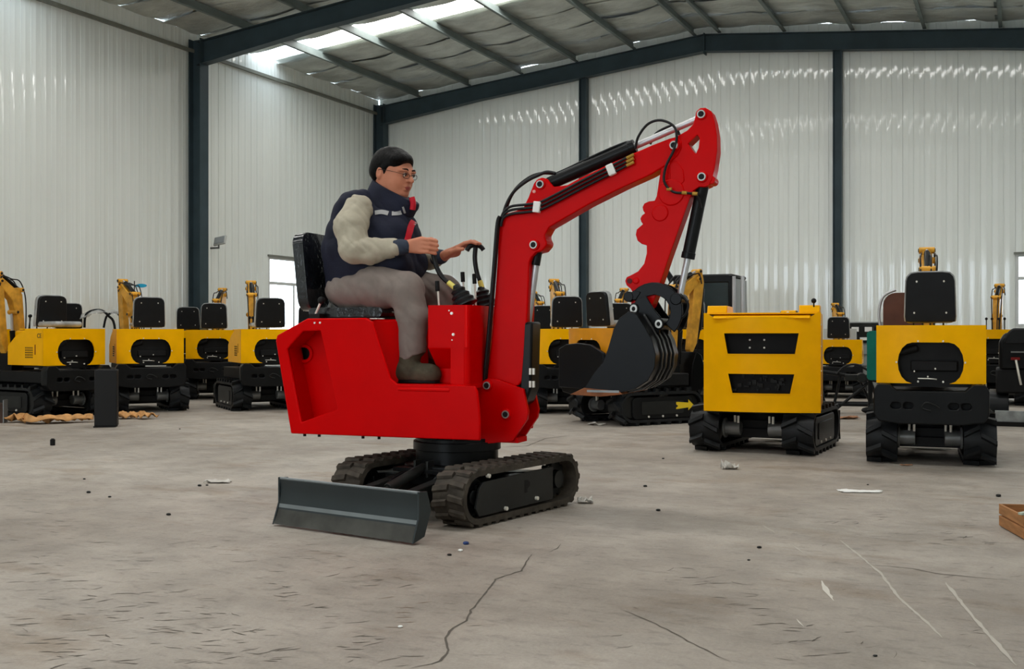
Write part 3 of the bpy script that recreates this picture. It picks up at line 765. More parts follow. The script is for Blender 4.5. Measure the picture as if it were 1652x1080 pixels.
shell = [(1.06, 1.12), (1.11, 1.10), (1.155, 1.04), (1.20, .97), (1.222, .90), (1.215, .83), (1.175, .765), (1.10, .722), (1.0, .70), (.90, .70), (.775, .712)]
t = .014
sh_in = []
for i, (x, z) in enumerate(shell):
    cx_, cz_ = 1.0, .90; d = math.hypot(x-cx_, z-cz_); sh_in.append((x+(cx_-x)/d*t, z+(cz_-z)/d*t))
BY = .0
bucket = MB().prism(shell+sh_in[::-1], -BW+BY, BW+BY).build('bucket', BUCK, rex, bevel=.003)
bucket.scale = (.86, 1, 1); bucket.location = (1.222*.14, 0, 0)
for y in (-BW, BW):
    MB().prism(side, y-.006, y+.006).build('bucket_side', BUCK, bucket, bevel=.003)
for y in (-.13, -.05, .05, .13):
    rr = [(x+(x-1.0)*.05, z+(z-.90)*.05) for x, z in shell[1:9]]
    MB().prism(rr+shell[1:9][::-1], y-.009, y+.009).build('bucket_rib', mat('worn_rib_steel', lin(70, 70, 70), .3, metal=.4, var=.3), bucket, bevel=.002)
MB().prism([(.69, .686), (.78, .722), (1.0, .708), (1.02, .692), (.88, .678)], -BW-.012, BW+.012).build('cutting_edge', RUST, bucket, bevel=.002)
MB().box(.80, 1.0, -BW-.013, -BW-.008, .70, .712).build('worn_lip', GREY, bucket)
for s in (-1, 1):
    MB().prism([(.985, 1.06), (1.06, 1.19), (1.12, 1.20), (1.17, 1.13), (1.21, 1.09), (1.20, 1.0), (1.12, 1.05), (1.04, 1.07)], s*.10-.008, s*.10+.008).build('bucket_ear', BUCK, bucket, bevel=.004)
pin(bucket, 1.045, 1.135, .115, .022, .012, BUCK); pin(bucket, 1.20, 1.055, .115, .022, .012, BUCK)
hose([(1.30, -.04, 1.21), (1.345, -.06, 1.16), (1.33, -.07, 1.10), (1.28, -.06, 1.08)], .007, BLKM, bucket_root)

# ------------------------------------------------------------------ SDF tools for the man
class SDF:
    def __init__(s, lo, hi, h):
        s.lo = np.array(lo, float); s.h = h; s.n = np.ceil((np.array(hi)-s.lo)/h).astype(int)+1
        s.d = np.full(s.n, .5, np.float32)
    def win(s, lo, hi):
        a = np.maximum(np.floor((np.array(lo)-s.lo)/s.h).astype(int), 0); b = np.minimum(np.ceil((np.array(hi)-s.lo)/s.h).astype(int)+1, s.n)
        if np.any(b <= a): return None, None
        sl = tuple(slice(a[i], b[i]) for i in range(3))
        g = [(s.lo[i]+s.h*np.arange(a[i], b[i])).astype(np.float32) for i in range(3)]
        return sl, np.meshgrid(*g, indexing='ij', sparse=True)
    def comb(s, sl, q, k, op):
        d = s.d[sl]
        if op == 'add':
            hh = np.maximum(k-np.abs(d-q), 0)/k; s.d[sl] = np.minimum(d, q)-hh*hh*k*.25
        else:
            hh = np.maximum(k-np.abs(d+q), 0)/k; s.d[sl] = np.maximum(d, -q)+hh*hh*k*.25
    def cap(s, a, b, ra, rb=None, k=.02, op='add', sq=1.0):
        rb = ra if rb is None else rb; a = np.array(a, float); b = np.array(b, float); m = max(ra, rb)*max(1, 1/sq)+k+4*s.h
        sl, g = s.win(np.minimum(a, b)-m, np.maximum(a, b)+m)
        if sl is None: return s
        ba = b-a; L = max(ba.dot(ba), 1e-9)
        px, py, pz = g[0]-a[0], g[1]-a[1], g[2]-a[2]
        t = np.clip((px*ba[0]+py*ba[1]+pz*ba[2])/L, 0, 1)
        q = np.sqrt((px-t*ba[0])**2+((py-t*ba[1])*sq)**2+(pz-t*ba[2])**2)-(ra+(rb-ra)*t)
        s.comb(sl, q, k, op); return s
    def chain(s, pts, rs, k=.02):
        for i in range(len(pts)-1): s.cap(pts[i], pts[i+1], rs[i], rs[i+1], k)
        return s
    def ell(s, c, r, M=None, k=.02, op='add'):
        m = max(r)+k+4*s.h; c = np.array(c, float); sl, g = s.win(c-m, c+m)
        if sl is None: return s
        p = [g[i]-c[i] for i in range(3)]
        if M is not None:
            A = np.array(M.to_3x3().transposed()); p = [A[i][0]*p[0]+A[i][1]*p[1]+A[i][2]*p[2] for i in range(3)]
        k0 = np.sqrt((p[0]/r[0])**2+(p[1]/r[1])**2+(p[2]/r[2])**2); k1 = np.sqrt((p[0]/r[0]**2)**2+(p[1]/r[1]**2)**2+(p[2]/r[2]**2)**2)+1e-6
        s.comb(sl, k0*(k0-1)/k1, k, op); return s
    def plane(s, pt, nrm, k=.004):
        """cut away the side the normal points to"""
        sl, g = s.win(s.lo, s.lo+s.h*s.n); n = np.array(nrm, float); n /= np.linalg.norm(n)
        q = (g[0]-pt[0])*n[0]+(g[1]-pt[1])*n[1]+(g[2]-pt[2])*n[2]
        s.d = np.maximum(s.d, q.astype(np.float32)); return s
    def folds(s, amp, waves):
        sl, g = s.win(s.lo, s.lo+s.h*s.n); acc = 0
        for (kx, ky, kz, ph) in waves:
            w = 1.3-2*np.abs(np.sin(.5*(kx*g[0]+ky*g[1]+kz*g[2]+ph+2.2*np.sin(.37*ky*g[0]+.4*kz*g[1]+.35*kx*g[2]+ph*2)))); acc = acc+w*np.clip(.6+.6*np.sin(.31*kz*g[0]+.3*kx*g[2]+ph), 0, 1)
        s.d += (amp*acc/len(waves)).astype(np.float32); return s
    def mesh(s, name, m):
        d = s.d; ins = d < 0
        nx, ny, nz = d.shape; cs = (nx-1, ny-1, nz-1)
        cnt = np.zeros(cs, np.int8)
        for a in (0, 1):
            for b in (0, 1):
                for c in (0, 1): cnt += ins[a:a+nx-1, b:b+ny-1, c:c+nz-1]
        act = (cnt > 0) & (cnt < 8); I = np.nonzero(act); nv = len(I[0])
        idx = np.full(cs, -1, np.int64); idx[I] = np.arange(nv)
        acc = np.zeros((nv, 3)); num = np.zeros(nv)
        cor = [(a, b, c) for a in (0, 1) for b in (0, 1) for c in (0, 1)]
        for i, A in enumerate(cor):
            for B in cor[i+1:]:
                if sum(abs(A[k]-B[k]) for k in range(3)) != 1: continue
                da = d[I[0]+A[0], I[1]+A[1], I[2]+A[2]].astype(float); db = d[I[0]+B[0], I[1]+B[1], I[2]+B[2]].astype(float)
                mk = (da < 0) != (db < 0); t = np.where(mk, da/np.where(mk, da-db, 1), 0)
                for k in range(3): acc[:, k] += np.where(mk, A[k]+t*(B[k]-A[k]), 0)
                num += mk
        V = s.lo+s.h*(np.stack(I, 1)+acc/num[:, None]); F = []
        for ax in range(3):
            u, v = [(1, 2), (2, 0), (0, 1)][ax]
            sh = [slice(None)]*3; sh2 = [slice(None)]*3; sh[ax] = slice(0, -1); sh2[ax] = slice(1, None)
            a = ins[tuple(sh)]; b = ins[tuple(sh2)]; ch = a != b
            J = np.array(np.nonzero(ch)).T
            ok = (J[:, u] > 0) & (J[:, v] > 0) & (J[:, u] < d.shape[u]-1) & (J[:, v] < d.shape[v]-1); J = J[ok]
            fl = a[tuple(J.T)]
            q = []
            for (du, dv) in ((-1, -1), (0, -1), (0, 0), (-1, 0)):
                K = J.copy(); K[:, u] += du; K[:, v] += dv; q.append(idx[tuple(K.T)])
            q = np.stack(q, 1); q[~fl] = q[~fl][:, ::-1]; F.append(q)
        F = np.concatenate(F); F = F[(F >= 0).all(1)]
        me = bpy.data.meshes.new(name); me.vertices.add(len(V)); me.vertices.foreach_set('co', V.astype(np.float32).ravel())
        me.loops.add(len(F)*4); me.loops.foreach_set('vertex_index', F.ravel().astype(np.int32))
        me.polygons.add(len(F)); me.polygons.foreach_set('loop_start', np.arange(0, len(F)*4, 4, dtype=np.int32))
        me.update(calc_edges=True); me.validate(); me.materials.append(m); me.shade_smooth(); return me

# ------------------------------------------------------------------ THE MAN (coordinates of the excavator's house)
man = empty('person', (-.313, 6.194, 0), UA)
tag(man, 'seated man with glasses, navy vest, beige sleeves and grey trousers, hands on the levers', 'person')
HC = Vector((-.405, 0, 1.945)); MH = Matrix.Rotation(R(-14), 4, 'Z') @ Matrix.Rotation(R(13), 4, 'Y')
def H(x, y, z): return tuple(HC+MH @ Vector((x, y, z)))
B = SDF((-.86, -.42, .70), (.11, .42, 2.12), .0047)
# head
B.ell(H(-.022, 0, .04), (.122, .098, .102), MH, .01)
B.ell(H(.035, 0, -.035), (.088, .083, .105), MH, .04)
for s in (-1, 1):
    B.ell(H(.045, s*.048, -.05), (.05, .036, .05), MH, .03)      # full cheeks
    B.ell(H(.098, s*.036, .024), (.025, .034, .012), MH, .02)    # brow
B.ell(H(.082, 0, -.115), (.032, .04, .026), MH, .03)             # chin
B.ell(H(.045, 0, -.108), (.06, .065, .035), MH, .03)
B.cap(H(.114, 0, .014), H(.146, 0, -.027), .010, .0135, .012)    # nose
for s in (-1, 1):
    B.ell(H(.124, s*.013, -.030), (.012, .009, .008), MH, .008)
    B.ell(H(.122, s*.036, .002), (.018, .022, .012), MH, .012, 'cut')   # eye sockets
    B.ell(H(.106, s*.036, .002), (.016, .018, .011), MH, .004)
    B.ell(H(-.025, s*.097, -.012), (.022, .011, .034), MH, .008)  # ears
    B.ell(H(-.020, s*.107, -.010), (.011, .006, .020), MH, .005, 'cut')
B.ell(H(.116, 0, -.063), (.016, .027, .010), MH, .012); B.ell(H(.112, 0, -.080), (.017, .024, .010), MH, .010)
B.ell(H(.134, 0, -.0705), (.012, .022, .0022), MH, .003, 'cut')
# neck, trunk
B.cap((-.46, 0, 1.72), H(-.02, 0, -.05), .085, .08, .04)
B.ell((-.53, 0, 1.60), (.17, .20, .18), None, .05); B.ell((-.51, 0, 1.38), (.19, .20, .2), None, .06); B.ell((-.58, 0, 1.25), (.15, .19, .09), None, .05)
armR = [(-.51, -.235, 1.69), (-.495, -.30, 1.485), (-.225, -.175, 1.497)]; armL = [(-.575, .245, 1.69), (-.42, .34, 1.46), (-.145, .145, 1.462)]
for A in (armR, armL): B.chain(A, [.062, .048, .030], .04)
for s, kn, an in ((-1, (-.215, -.19, 1.245), (-.195, -.195, .84)), (1, (-.16, .185, 1.245), (-.20, .17, .84))):
    B.chain([(-.60, s*.12, 1.23), kn, an], [.095, .06, .03], .04); B.cap(an, (an[0]+.10, an[1], .78), .035, .03, .03)
# right hand closed round the lever, fingers stacked
for i, z in enumerate((1.533, 1.512, 1.491, 1.471)):
    kz = 1.5+(z-1.5)*1.1; sh = (.0, .004, .002, -.006)[i]; r = (.0115, .012, .0115, .0098)[i]
    B.cap((-.225, -.172, 1.497+(z-1.5)*.5), (-.145+sh, -.163, kz), .021, .0155, .012)
    B.chain([(-.145+sh, -.163, kz), (-.098+sh, -.168, kz-.006), (-.068+sh, -.140, kz-.012), (-.078+sh, -.107, kz-.012)], [.0145, r, r, r*.85], .004)
B.chain([(-.20, -.158, 1.515), (-.155, -.122, 1.535), (-.115, -.102, 1.538), (-.088, -.105, 1.532)], [.02, .0145, .0125, .011], .006)
# left hand laid over the grip
for i, y in enumerate((.092, .116, .140, .162)):
    sh = (-.004, .004, .0, -.012)[i]; r = (.0115, .012, .0115, .0098)[i]
    B.cap((-.145, .145+(y-.127)*.5, 1.468), (-.04+sh, y, 1.505), .021, .0145, .012)
    B.chain([(-.04+sh, y, 1.505), (.008+sh, y-.002, 1.528), (.05+sh, y, 1.537), (.082+sh, y+.002, 1.525)], [.0135, r, r, r*.85], .004)
B.chain([(-.12, .115, 1.462), (-.075, .085, 1.478), (-.035, .078, 1.490), (.0, .08, 1.494)], [.021, .0155, .0125, .0105], .006)
B.ell((-.09, .13, 1.475), (.05, .04, .024), None, .02)
body = obj('body', B.mesh('body', SKIN), man)
# hair
Hh = SDF((-.60, -.17, 1.80), (-.20, .17, 2.14), .004)
Hh.ell(H(-.028, 0, .046), (.131, .107, .106), MH, .01)
Hh.ell(H(-.075, 0, .0), (.085, .100, .085), MH, .02)
Hh.ell(H(.058, -.02, .086), (.060, .075, .038), MH, .03)
for s in (-1, 1): Hh.ell(H(.008, s*.090, .018), (.022, .014, .036), MH, .01)
Hh.ell(H(.152, 0, -.026), (.100, .125, .116), MH, .012, 'cut')
for s in (-1, 1):
    Hh.ell(H(-.018, s*.118, -.028), (.034, .035, .046), MH, .008, 'cut')
    Hh.ell(H(.052, s*.115, -.03), (.042, .06, .075), MH, .008, 'cut')
pn = MH @ Vector((.25, 0, -1)); Hh.plane(H(-.07, 0, -.072), pn)
Hh.folds(.0022, [(90, 60, 30, 0), (60, -110, 50, 1), (120, 30, -80, 2)])
obj('hair', Hh.mesh('hair', HAIR), man)
def head_part(name, mb, m, **k):
    mb.warp(lambda x, y, z: H(x, y, z)); return mb.build(name, m, man, **k)
for s in (-1, 1):
    head_part('eyebrow', MB().tube([(.118, s*.016, .030), (.122, s*.034, .036), (.108, s*.056, .030)], .0042, n=6), HAIR, ang=80)
    head_part('eye', MB().ball((.113, s*.036, .002), .0115), mat('eye_white', lin(200, 190, 180), .3))
    head_part('iris', MB().ball((.1215, s*.036, .000), .0052), BLKM)
    head_part('eyelid', MB().tube([(.118, s*.020, .002), (.126, s*.034, .008), (.114, s*.053, .003)], .0032, n=6), mat('lid_line', lin(70, 42, 34), .6), ang=80)
head_part('lips', MB().tube([(.112, -.024, -.069), (.131, -.008, -.066), (.131, .008, -.066), (.112, .024, -.069)], .0048, n=8).tube([(.112, -.02, -.073), (.129, -.006, -.077), (.129, .006, -.077), (.112, .02, -.073)], .0052, n=8), LIPM, ang=80)
# glasses
gm = MB()
for s in (-1, 1):
    c = Vector((.133, s*.036, -.003)); pts = [c+Vector((-.006*abs(math.cos(a)) if s*math.cos(a) > 0 else 0, .025*math.cos(a), .0155*math.sin(a))) for a in [2*math.pi*i/20 for i in range(21)]]
    gm.tube(pts, .0016, n=6, sm=0)
    gm.tube([(.126, s*.061, .003), (.07, s*.094, .008), (-.02, s*.104, .006), (-.035, s*.102, -.012)], .0017, n=6)
gm.tube([(.133, -.012, .0), (.140, 0, .004), (.133, .012, .0)], .0016, n=6)
glasses = head_part('glasses', gm, mat('glasses_wire', lin(46, 36, 34), .3, metal=.6), ang=80)
# jacket sleeves
J = SDF((-.76, -.46, 1.34), (-.10, .46, 1.86), .0055)
J.chain([(-.515, -.225, 1.715), (-.535, -.275, 1.61), (-.50, -.305, 1.485)], [.082, .092, .078], .03)
J.chain([(-.50, -.305, 1.48), (-.42, -.265, 1.468), (-.30, -.205, 1.487)], [.077, .070, .054], .03)
J.chain([(-.585, .225, 1.735), (-.53, .30, 1.60), (-.44, .345, 1.46)], [.088, .095, .078], .03)
J.chain([(-.44, .345, 1.455), (-.30, .24, 1.455), (-.215, .185, 1.458)], [.076, .062, .052], .03)
J.folds(.010, [(45, 20, 60, 0), (75, -30, -40, 1.1), (25, 50, 95, 2.3), (100, 10, 50, .4)])
obj('jacket_sleeves', J.mesh('jacket_sleeves', BEIGE), man)
K = SDF((-.34, -.28, 1.40), (-.12, .26, 1.56), .004)
K.cap((-.295, -.204, 1.488), (-.245, -.182, 1.494), .051, .043, .006)
K.folds(.002, [(120, 40, 30, 0), (60, 100, 30, 1)])
obj('sleeve_cuff', K.mesh('sleeve_cuff', CUFF), man)
K = SDF((-.34, .06, 1.36), (-.10, .28, 1.56), .004)
K.cap((-.212, .182, 1.458), (-.175, .162, 1.460), .050, .043, .006)
K.folds(.002, [(120, 40, 30, 0), (60, 100, 30, 1)])
obj('sleeve_cuff', K.mesh('sleeve_cuff', CUFF), man)
# vest
Vv = SDF((-.90, -.34, 1.10), (-.16, .34, 1.90), .006)
Vv.ell((-.565, 0, 1.60), (.205, .235, .205), None, .05); Vv.ell((-.53, 0, 1.40), (.275, .25, .215), None, .08)
Vv.ell((-.62, 0, 1.45), (.215, .235, .30), None, .06); Vv.ell((-.40, 0, 1.56), (.145, .19, .18), None, .06)
Vv.ell((-.62, 0, 1.25), (.19, .235, .13), None, .06)
for s in (-1, 1): Vv.cap((-.56, s*.10, 1.77), (-.585, s*.20, 1.755), .072, .062, .05)
for s in (-1, 1): Vv.ell((-.38, s*.11, 1.42), (.13, .12, .10), None, .05)
for s in (-1, 1): Vv.cap((-.60, s*.12, 1.70), (-.66, s*.13, 1.50), .125, .13, .05)
Vv.folds(.010, [(16, 10, 40, 0), (30, -20, 22, 1.1), (10, 30, 60, 2.3), (50, 10, 18, .4)])
for s in (-1, 1): Vv.cap((-.53, s*.355, 1.64), (-.51, s*.42, 1.46), .105, .10, .02, 'cut')
obj('vest', Vv.mesh('vest', NAVY), man)
# stand-up collar
C = SDF((-.66, -.18, 1.66), (-.20, .18, 1.96), .0045)
C.cap((-.475, 0, 1.74), (-.435, 0, 1.865), .135, .108, .01)
C.cap((-.40, 0, 1.70), (-.335, 0, 1.765), .10, .085, .05)
C.folds(.003, [(40, 30, 30, 0), (60, 20, 50, 1)])
C.plane((-.50, 0, 1.895), (.55, 0, 1)); 
obj('collar', C.mesh('collar', NAVY), man)
MB().tube([(-.262, -.055, 1.79), (-.255, -.05, 1.755), (-.262, -.045, 1.72)], .017, n=8).build('collar_lining', CRIM, man, ang=80)
def patch(name, pts, m, th=.006, s=-1):
    """strip lying on the vest: list of (x,y,z,width) centre points"""
    vs = []; n = len(pts)
    for (x, y, z, wx, wz) in pts:
        vs += [(x-wx, y, z-wz), (x+wx, y, z+wz)]
    fs = [(2*i, 2*i+1, 2*i+3, 2*i+2) for i in range(n-1)]
    o = MB().add(vs, fs).build(name, m, man, ang=80)
    md = o.modifiers.new('s', 'SOLIDIFY'); md.thickness = th; md.offset = 0
    return o
# strips laid on the vest surface by ray casting
from mathutils.bvhtree import BVHTree
vest_me = bpy.data.meshes['vest']; tmpb = bmesh.new(); tmpb.from_mesh(vest_me); tree = BVHTree.FromBMesh(tmpb)
cb = bmesh.new(); cb.from_mesh(bpy.data.meshes['collar']); tree2 = BVHTree.FromBMesh(cb)
def onvest(x, z, off=.004, direc=(-.35, 1, 0)):
    d = Vector(direc).normalized(); o = Vector((x, 0, z))-d*1.0
    best = None
    for tr_ in (tree, tree2):
        h = tr_.ray_cast(o, d)
        if h[0] is not None and (best is None or h[3] < best[3]): best = h
    if best is None: return None
    return best[0]+best[1]*off
def strip_on(name, pts, hw, m):
    """pts (x,z) seen from the side; hw half width"""
    P = catmull([(x, 0, z) for x, z in pts], 6); vs = []
    for i, p in enumerate(P):
        t = (P[min(i+1, len(P)-1)]-P[max(i-1, 0)]).normalized(); n = Vector((-t.z, 0, t.x))
        row = []
        for w_ in (-hw, 0, hw):
            q = p+n*w_; r = onvest(q.x, q.z); row.append(r)
        if any(r is None for r in row): continue
        vs += row
    n = len(vs)//3; fs = []
    for i in range(n-1):
        for k in range(2): fs.append((3*i+k, 3*i+k+1, 3*i+k+4, 3*i+k+3))
    if n < 2: return
    return MB().add(vs, fs).build(name, m, man, ang=80)
strip_on('reflective_stripe', [(-.50, 1.695), (-.46, 1.70), (-.42, 1.692)], .013, REFL)
strip_on('reflective_stripe', [(-.40, 1.692), (-.37, 1.695), (-.345, 1.702)], .013, REFL)
strip_on('reflective_stripe', [(-.335, 1.735), (-.325, 1.70)], .006, REFL)
strip_on('reflective_stripe', [(-.275, 1.645), (-.245, 1.64)], .010, REFL)
strip_on('zip_placket', [(-.262, 1.69), (-.285, 1.64), (-.295, 1.59), (-.305, 1.545), (-.315, 1.50)], .016, CRIM)
tmpb.free(); cb.free()
# trousers
T = SDF((-.84, -.36, .80), (-.02, .36, 1.42), .006)
T.ell((-.64, 0, 1.26), (.18, .24, .125), None, .05)
T.chain([(-.60, -.125, 1.265), (-.42, -.17, 1.275), (-.235, -.185, 1.25)], [.125, .118, .103], .05)
T.chain([(-.225, -.20, 1.25), (-.185, -.195, 1.10), (-.195, -.19, .80)], [.10, .087, .074], .03)
T.chain([(-.60, .125, 1.265), (-.38, .17, 1.275), (-.17, .185, 1.25)], [.125, .115, .10], .05)
T.chain([(-.17, .185, 1.25), (-.17, .18, 1.12), (-.20, .17, .90)], [.098, .085, .076], .03)
T.plane((-.2, 0, .855), (.55, 0, -1))
T.plane((0, 0, 1.136), (-.0, 0, -1)) if False else None
T.folds(.009, [(30, 14, 36, 0), (60, -22, 22, 1.1), (18, 40, 50, 2.3), (80, 10, 50, .4)])
obj('trousers', T.mesh('trousers', TROU), man)
# shoes
for (x, y) in ((-.19, -.205), (-.205, .17)):
    S = SDF((x-.15, y-.10, .72), (x+.22, y+.10, 1.0), .004)
    S.cap((x-.055, y, .785), (x+.12, y, .775), .060, .052, .03); S.cap((x-.03, y, .80), (x+.010, y, .93), .064, .060, .03)
    S.ell((x+.10, y, .78), (.078, .060, .055), None, .03)
    S.plane((0, 0, .745), (0, 0, -1)); S.plane((0, 0, .94), (.1, 0, 1)); S.folds(.002, [(70, 30, 50, 0), (40, 80, 90, 1)])
    sh = obj('shoe', S.mesh('shoe', SHOE), man)
    MB().prism([(x-.105, y-.035), (x-.08, y-.055), (x+.03, y-.05), (x+.12, y-.055), (x+.165, y-.03), (x+.175, y), (x+.165, y+.03), (x+.12, y+.055), (x+.03, y+.05), (x-.08, y+.055), (x-.105, y+.035)], .729, .75, 'z').build('sole', BLKM, sh, bevel=.005)

# ------------------------------------------------------------------ YELLOW MINI EXCAVATORS
def yellow(kind='open', near=False, colour=YEL, wrap=True):
    """local frame: x forward, y left; rear of the house at -x"""
    e = empty('mini_excavator')
    r = .165; x0, x1 = -.42, .42
    lug = lug_mesh(.125, .035, .05, RUBB, .06); lug2 = lug_mesh(.125, .035, .05, RUBB, -.06)
    for sgn in (-1, 1):
        y0, y1 = (.27, .53) if sgn > 0 else (-.53, -.27)
        bm_ = belt_mb(y0, y1, r, x0, x1, .035, .03)
        P = around(r, x0, x1, 18)
        if near:
            b = bm_.build('rubber_track', RUBB, e)
            for (x, z, a) in P:
                obj('tread_lug', lug, b).matrix_local = lug_matrix(x, y0+.063, z, a, .035)
                obj('tread_lug', lug2, b).matrix_local = lug_matrix(x+(.02 if abs(a) == 90 else 0), y1-.063, z, a, .035)
        else:
            for (x, z, a) in P:
                for yy, ch in ((y0+.063, .06), (y1-.063, -.06)):
                    M = lug_matrix(x, yy, z, a, .035); bm_.add([v.co for v in (lug if ch > 0 else lug2).vertices], [tuple(p.vertices) for p in (lug if ch > 0 else lug2).polygons], M)
            b = bm_.build('rubber_track', RUBB, e)
        out_y = y1 if sgn > 0 else y0; a, c = sorted((out_y-sgn*.015, out_y-sgn*.035))
        f = MB().prism([(-.42, .1), (-.38, .07), (.38, .07), (.42, .1), (.42, .28), (.38, .31), (-.38, .31), (-.42, .28)], a, c).build('track_frame', BLK, e, bevel=.005)
        MB().prism(roundrect(-.3, .3, .12, .26, .02), min(out_y-sgn*.008, out_y-sgn*.016), max(out_y-sgn*.008, out_y-sgn*.016)).build('cover_plate', CHAR, f, bevel=.003)
        for bx in (-.2, 0, .2): MB().cyl((bx, out_y-sgn*.02, .095), (bx, out_y-sgn*.004, .095), .012, n=8).build('bolt', BOLT, f)
        MB().cyl((-.42, y0+.04, .2), (-.42, y1-.04, .2), .12, n=20).build('idler_wheel', CHAR, f, bevel=.006)
        MB().cyl((.42, y0+.04, .2), (.42, y1-.04, .2), .12, n=20).build('sprocket', BLK, f, bevel=.006)
        ym = sorted((sgn*.12, sgn*.27))
        MB().cyl((-.40, ym[0], .2), (-.40, ym[1], .2), .06, n=18).cyl((-.40, sgn*.25, .2), (-.40, sgn*.27, .2), .085, n=18).build('travel_motor', GREY, e, bevel=.005)
        for dx in (-.02, .02):
            MB().cyl((-.44+dx, sgn*.15+dx, .25), (-.44+dx, sgn*.15+dx, .31), .011, n=8).build('hose_fitting', BOLT, e)
    MB().box(-.32, .32, -.27, .27, .17, .27).box(-.36, -.30, -.27, .27, .12, .2).build('centre_frame', BLKM, e, bevel=.006)
    MB().cyl((0, 0, .27), (0, 0, .42), .24, n=28).build('slew_ring', BLKM, e)
    bl_ = MB().prism([(.80, .03), (.775, .10), (.775, .26), (.79, .30), (.80, .30), (.79, .25), (.79, .11), (.815, .03)], -.5, .5).build('dozer_blade', CHAR, e, bevel=.003)
    MB().box(.3, .79, -.2, -.13, .12, .2).box(.3, .79, .13, .2, .12, .2).build('blade_arms', BLK, bl_)
    wy = .44
    if kind != 'tall':
        ps = [(-.46, .40), (-.46, .58), (-.43, .625), (-.33, .625), (-.27, .575), (.27, .575), (.33, .625), (.43, .625), (.46, .58), (.46, .40), (.42, .345), (.25, .325), (-.25, .325), (-.42, .345)]
        hs = [roundrect(a-.04, a+.04, .44, .485, .022, 4) for a in (-.28, -.18, .18, .28)]
        cw = MB().prism(ps, -.74, -.62, 'x', hs)
        cw = cw.build('counterweight', BLK, e, bevel=.018, seg=3)
        MB().box(-.63, .45, -.43, .43, .42, .56).build('platform', BLKM, e, bevel=.01)
        for a in (-.28, -.18, .18, .28): MB().box(-.66, -.64, a-.045, a+.045, .43, .49).build('dark_pocket', DKIN, cw)
        MB().tube([(-.745, -.07, .45), (-.75, -.02, .48), (-.75, .04, .49), (-.745, .07, .45), (-.75, .0, .43)], .008, n=6).build('wrap_scrap', CHAR, cw, ang=80)
        # rear hood sheet, bowed, with a stadium opening that runs out at the bottom
        top = [(y, 1.07) for y in np.linspace(-wy, wy, 13)]
        zb = .63
        a1 = [(y, zb) for y in np.linspace(wy, .16, 4)]
        stad = [(.145+.12*math.sin(t)+.0, .785-.155*math.cos(t)) for t in np.linspace(.05, math.pi, 9)]
        stad2 = [(-.145-.12*math.sin(t), .785-.155*math.cos(t)) for t in np.linspace(math.pi, .05, 9)]
        a2 = [(y, zb) for y in np.linspace(-.16, -wy, 4)]
        outl = top+a1+stad+stad2+a2
        bow = lambda x, y, z: (x-.05*(1-(y/wy)**2), y, z)
        hood = MB().prism([(float(a), float(b)) for a, b in outl], -.64, -.625, 'x').slice(1, list(np.linspace(-.4, .4, 11))).warp(bow).build('hood', colour, e, bevel=.006)
        for s in (-1, 1):
            ya, yb = sorted((s*(wy-.012), s*wy))
            sp_ = MB().prism([(-.64, .63), (-.64, 1.07), (-.30, 1.07), (-.05, .98), (.12, .86), (.12, .63)], ya, yb).build('side_cover', colour, e, bevel=.006)
            hol = MB()
            for ix in range(6):
                for iz in range(5): hol.box(-.42+ix*.028, -.405+ix*.028, s*wy-.002, s*wy+.002, .72+iz*.028, .737+iz*.028)
            hol.build('vent_grille', DKIN, sp_)
            MB().box(-.48, -.465, s*wy-.003, s*wy+.003, .76, .88).build('red_latch', mat('latch_red', lin(110, 18, 16), .5), sp_)
        MB().box(-.63, -.12, -wy+.01, wy-.01, 1.055, 1.07).build('hood_top', colour, e, bevel=.006)
        eng = MB().box(-.56, -.1, -.36, .36, .6, 1.04).build('engine_block', DKIN, e)
        MB().box(-.60, -.56, -.22, .16, .72, .80).cyl((-.60, .1, .90), (-.60, .26, .86), .03).build('engine_pulleys', BLKM, eng, bevel=.01)
        ms = MB()
        for (y, z) in ((-.04, .74), (.02, .68), (.13, .72)): MB().cyl((-.62, y, z), (-.60, y, z), .007, n=8).build('engine_bolt', BOLT, eng)
        ms.tube([(-.62, -.05, .66), (-.64, .0, .665), (-.62, .10, .665)], .005, n=6)
        ms.build('engine_fittings', BOLT, eng)
        for (y, z) in ((-.10, .95), (.10, .95), (-.275, .79), (.275, .79), (-.10, .645), (.10, .645)):
            q = bow(-.64, y, z); MB().cyl((q[0]-.006, y, z), (q[0]+.01, y, z), .008, n=8).build('hood_bolt', BOLT, hood)
    # seat
    if kind == 'open':
        s_ = MB().prism([(a, b) for a, b in [(-.20, .02), (.20, .02), (.205, .06), (.195, .33), (.185, .365), (.155, .392), (.10, .40), (-.10, .40), (-.155, .392), (-.185, .365), (-.195, .33), (-.205, .06)]], -.04, .035, 'x').build('seat_backrest', VINYL, e, bevel=.015, seg=3)
        s_.location = (-.50, 0, 1.08); s_.rotation_euler = (0, R(-5), 0)
        MB().prism([(a*1.05, b*1.02-.002) for a, b in [(-.20, .02), (.20, .02), (.205, .06), (.195, .33), (.185, .365), (.155, .392), (.10, .40), (-.10, .40), (-.155, .392), (-.185, .365), (-.195, .33), (-.205, .06)]], .0, .05, 'x').build('seat_rim', WRAPW, s_, bevel=.012)
        for (y, z) in ((-.11, .33), (.11, .33), (-.13, .09), (.13, .09)): MB().cyl((-.046, y, z), (-.038, y, z), .008, n=8).build('bolt', BOLT, s_)
        MB().box(-.52, -.10, -.2, .2, 1.09, 1.16).build('seat_cushion', WRAPW if wrap else VINYL, e, bevel=.03, seg=3)
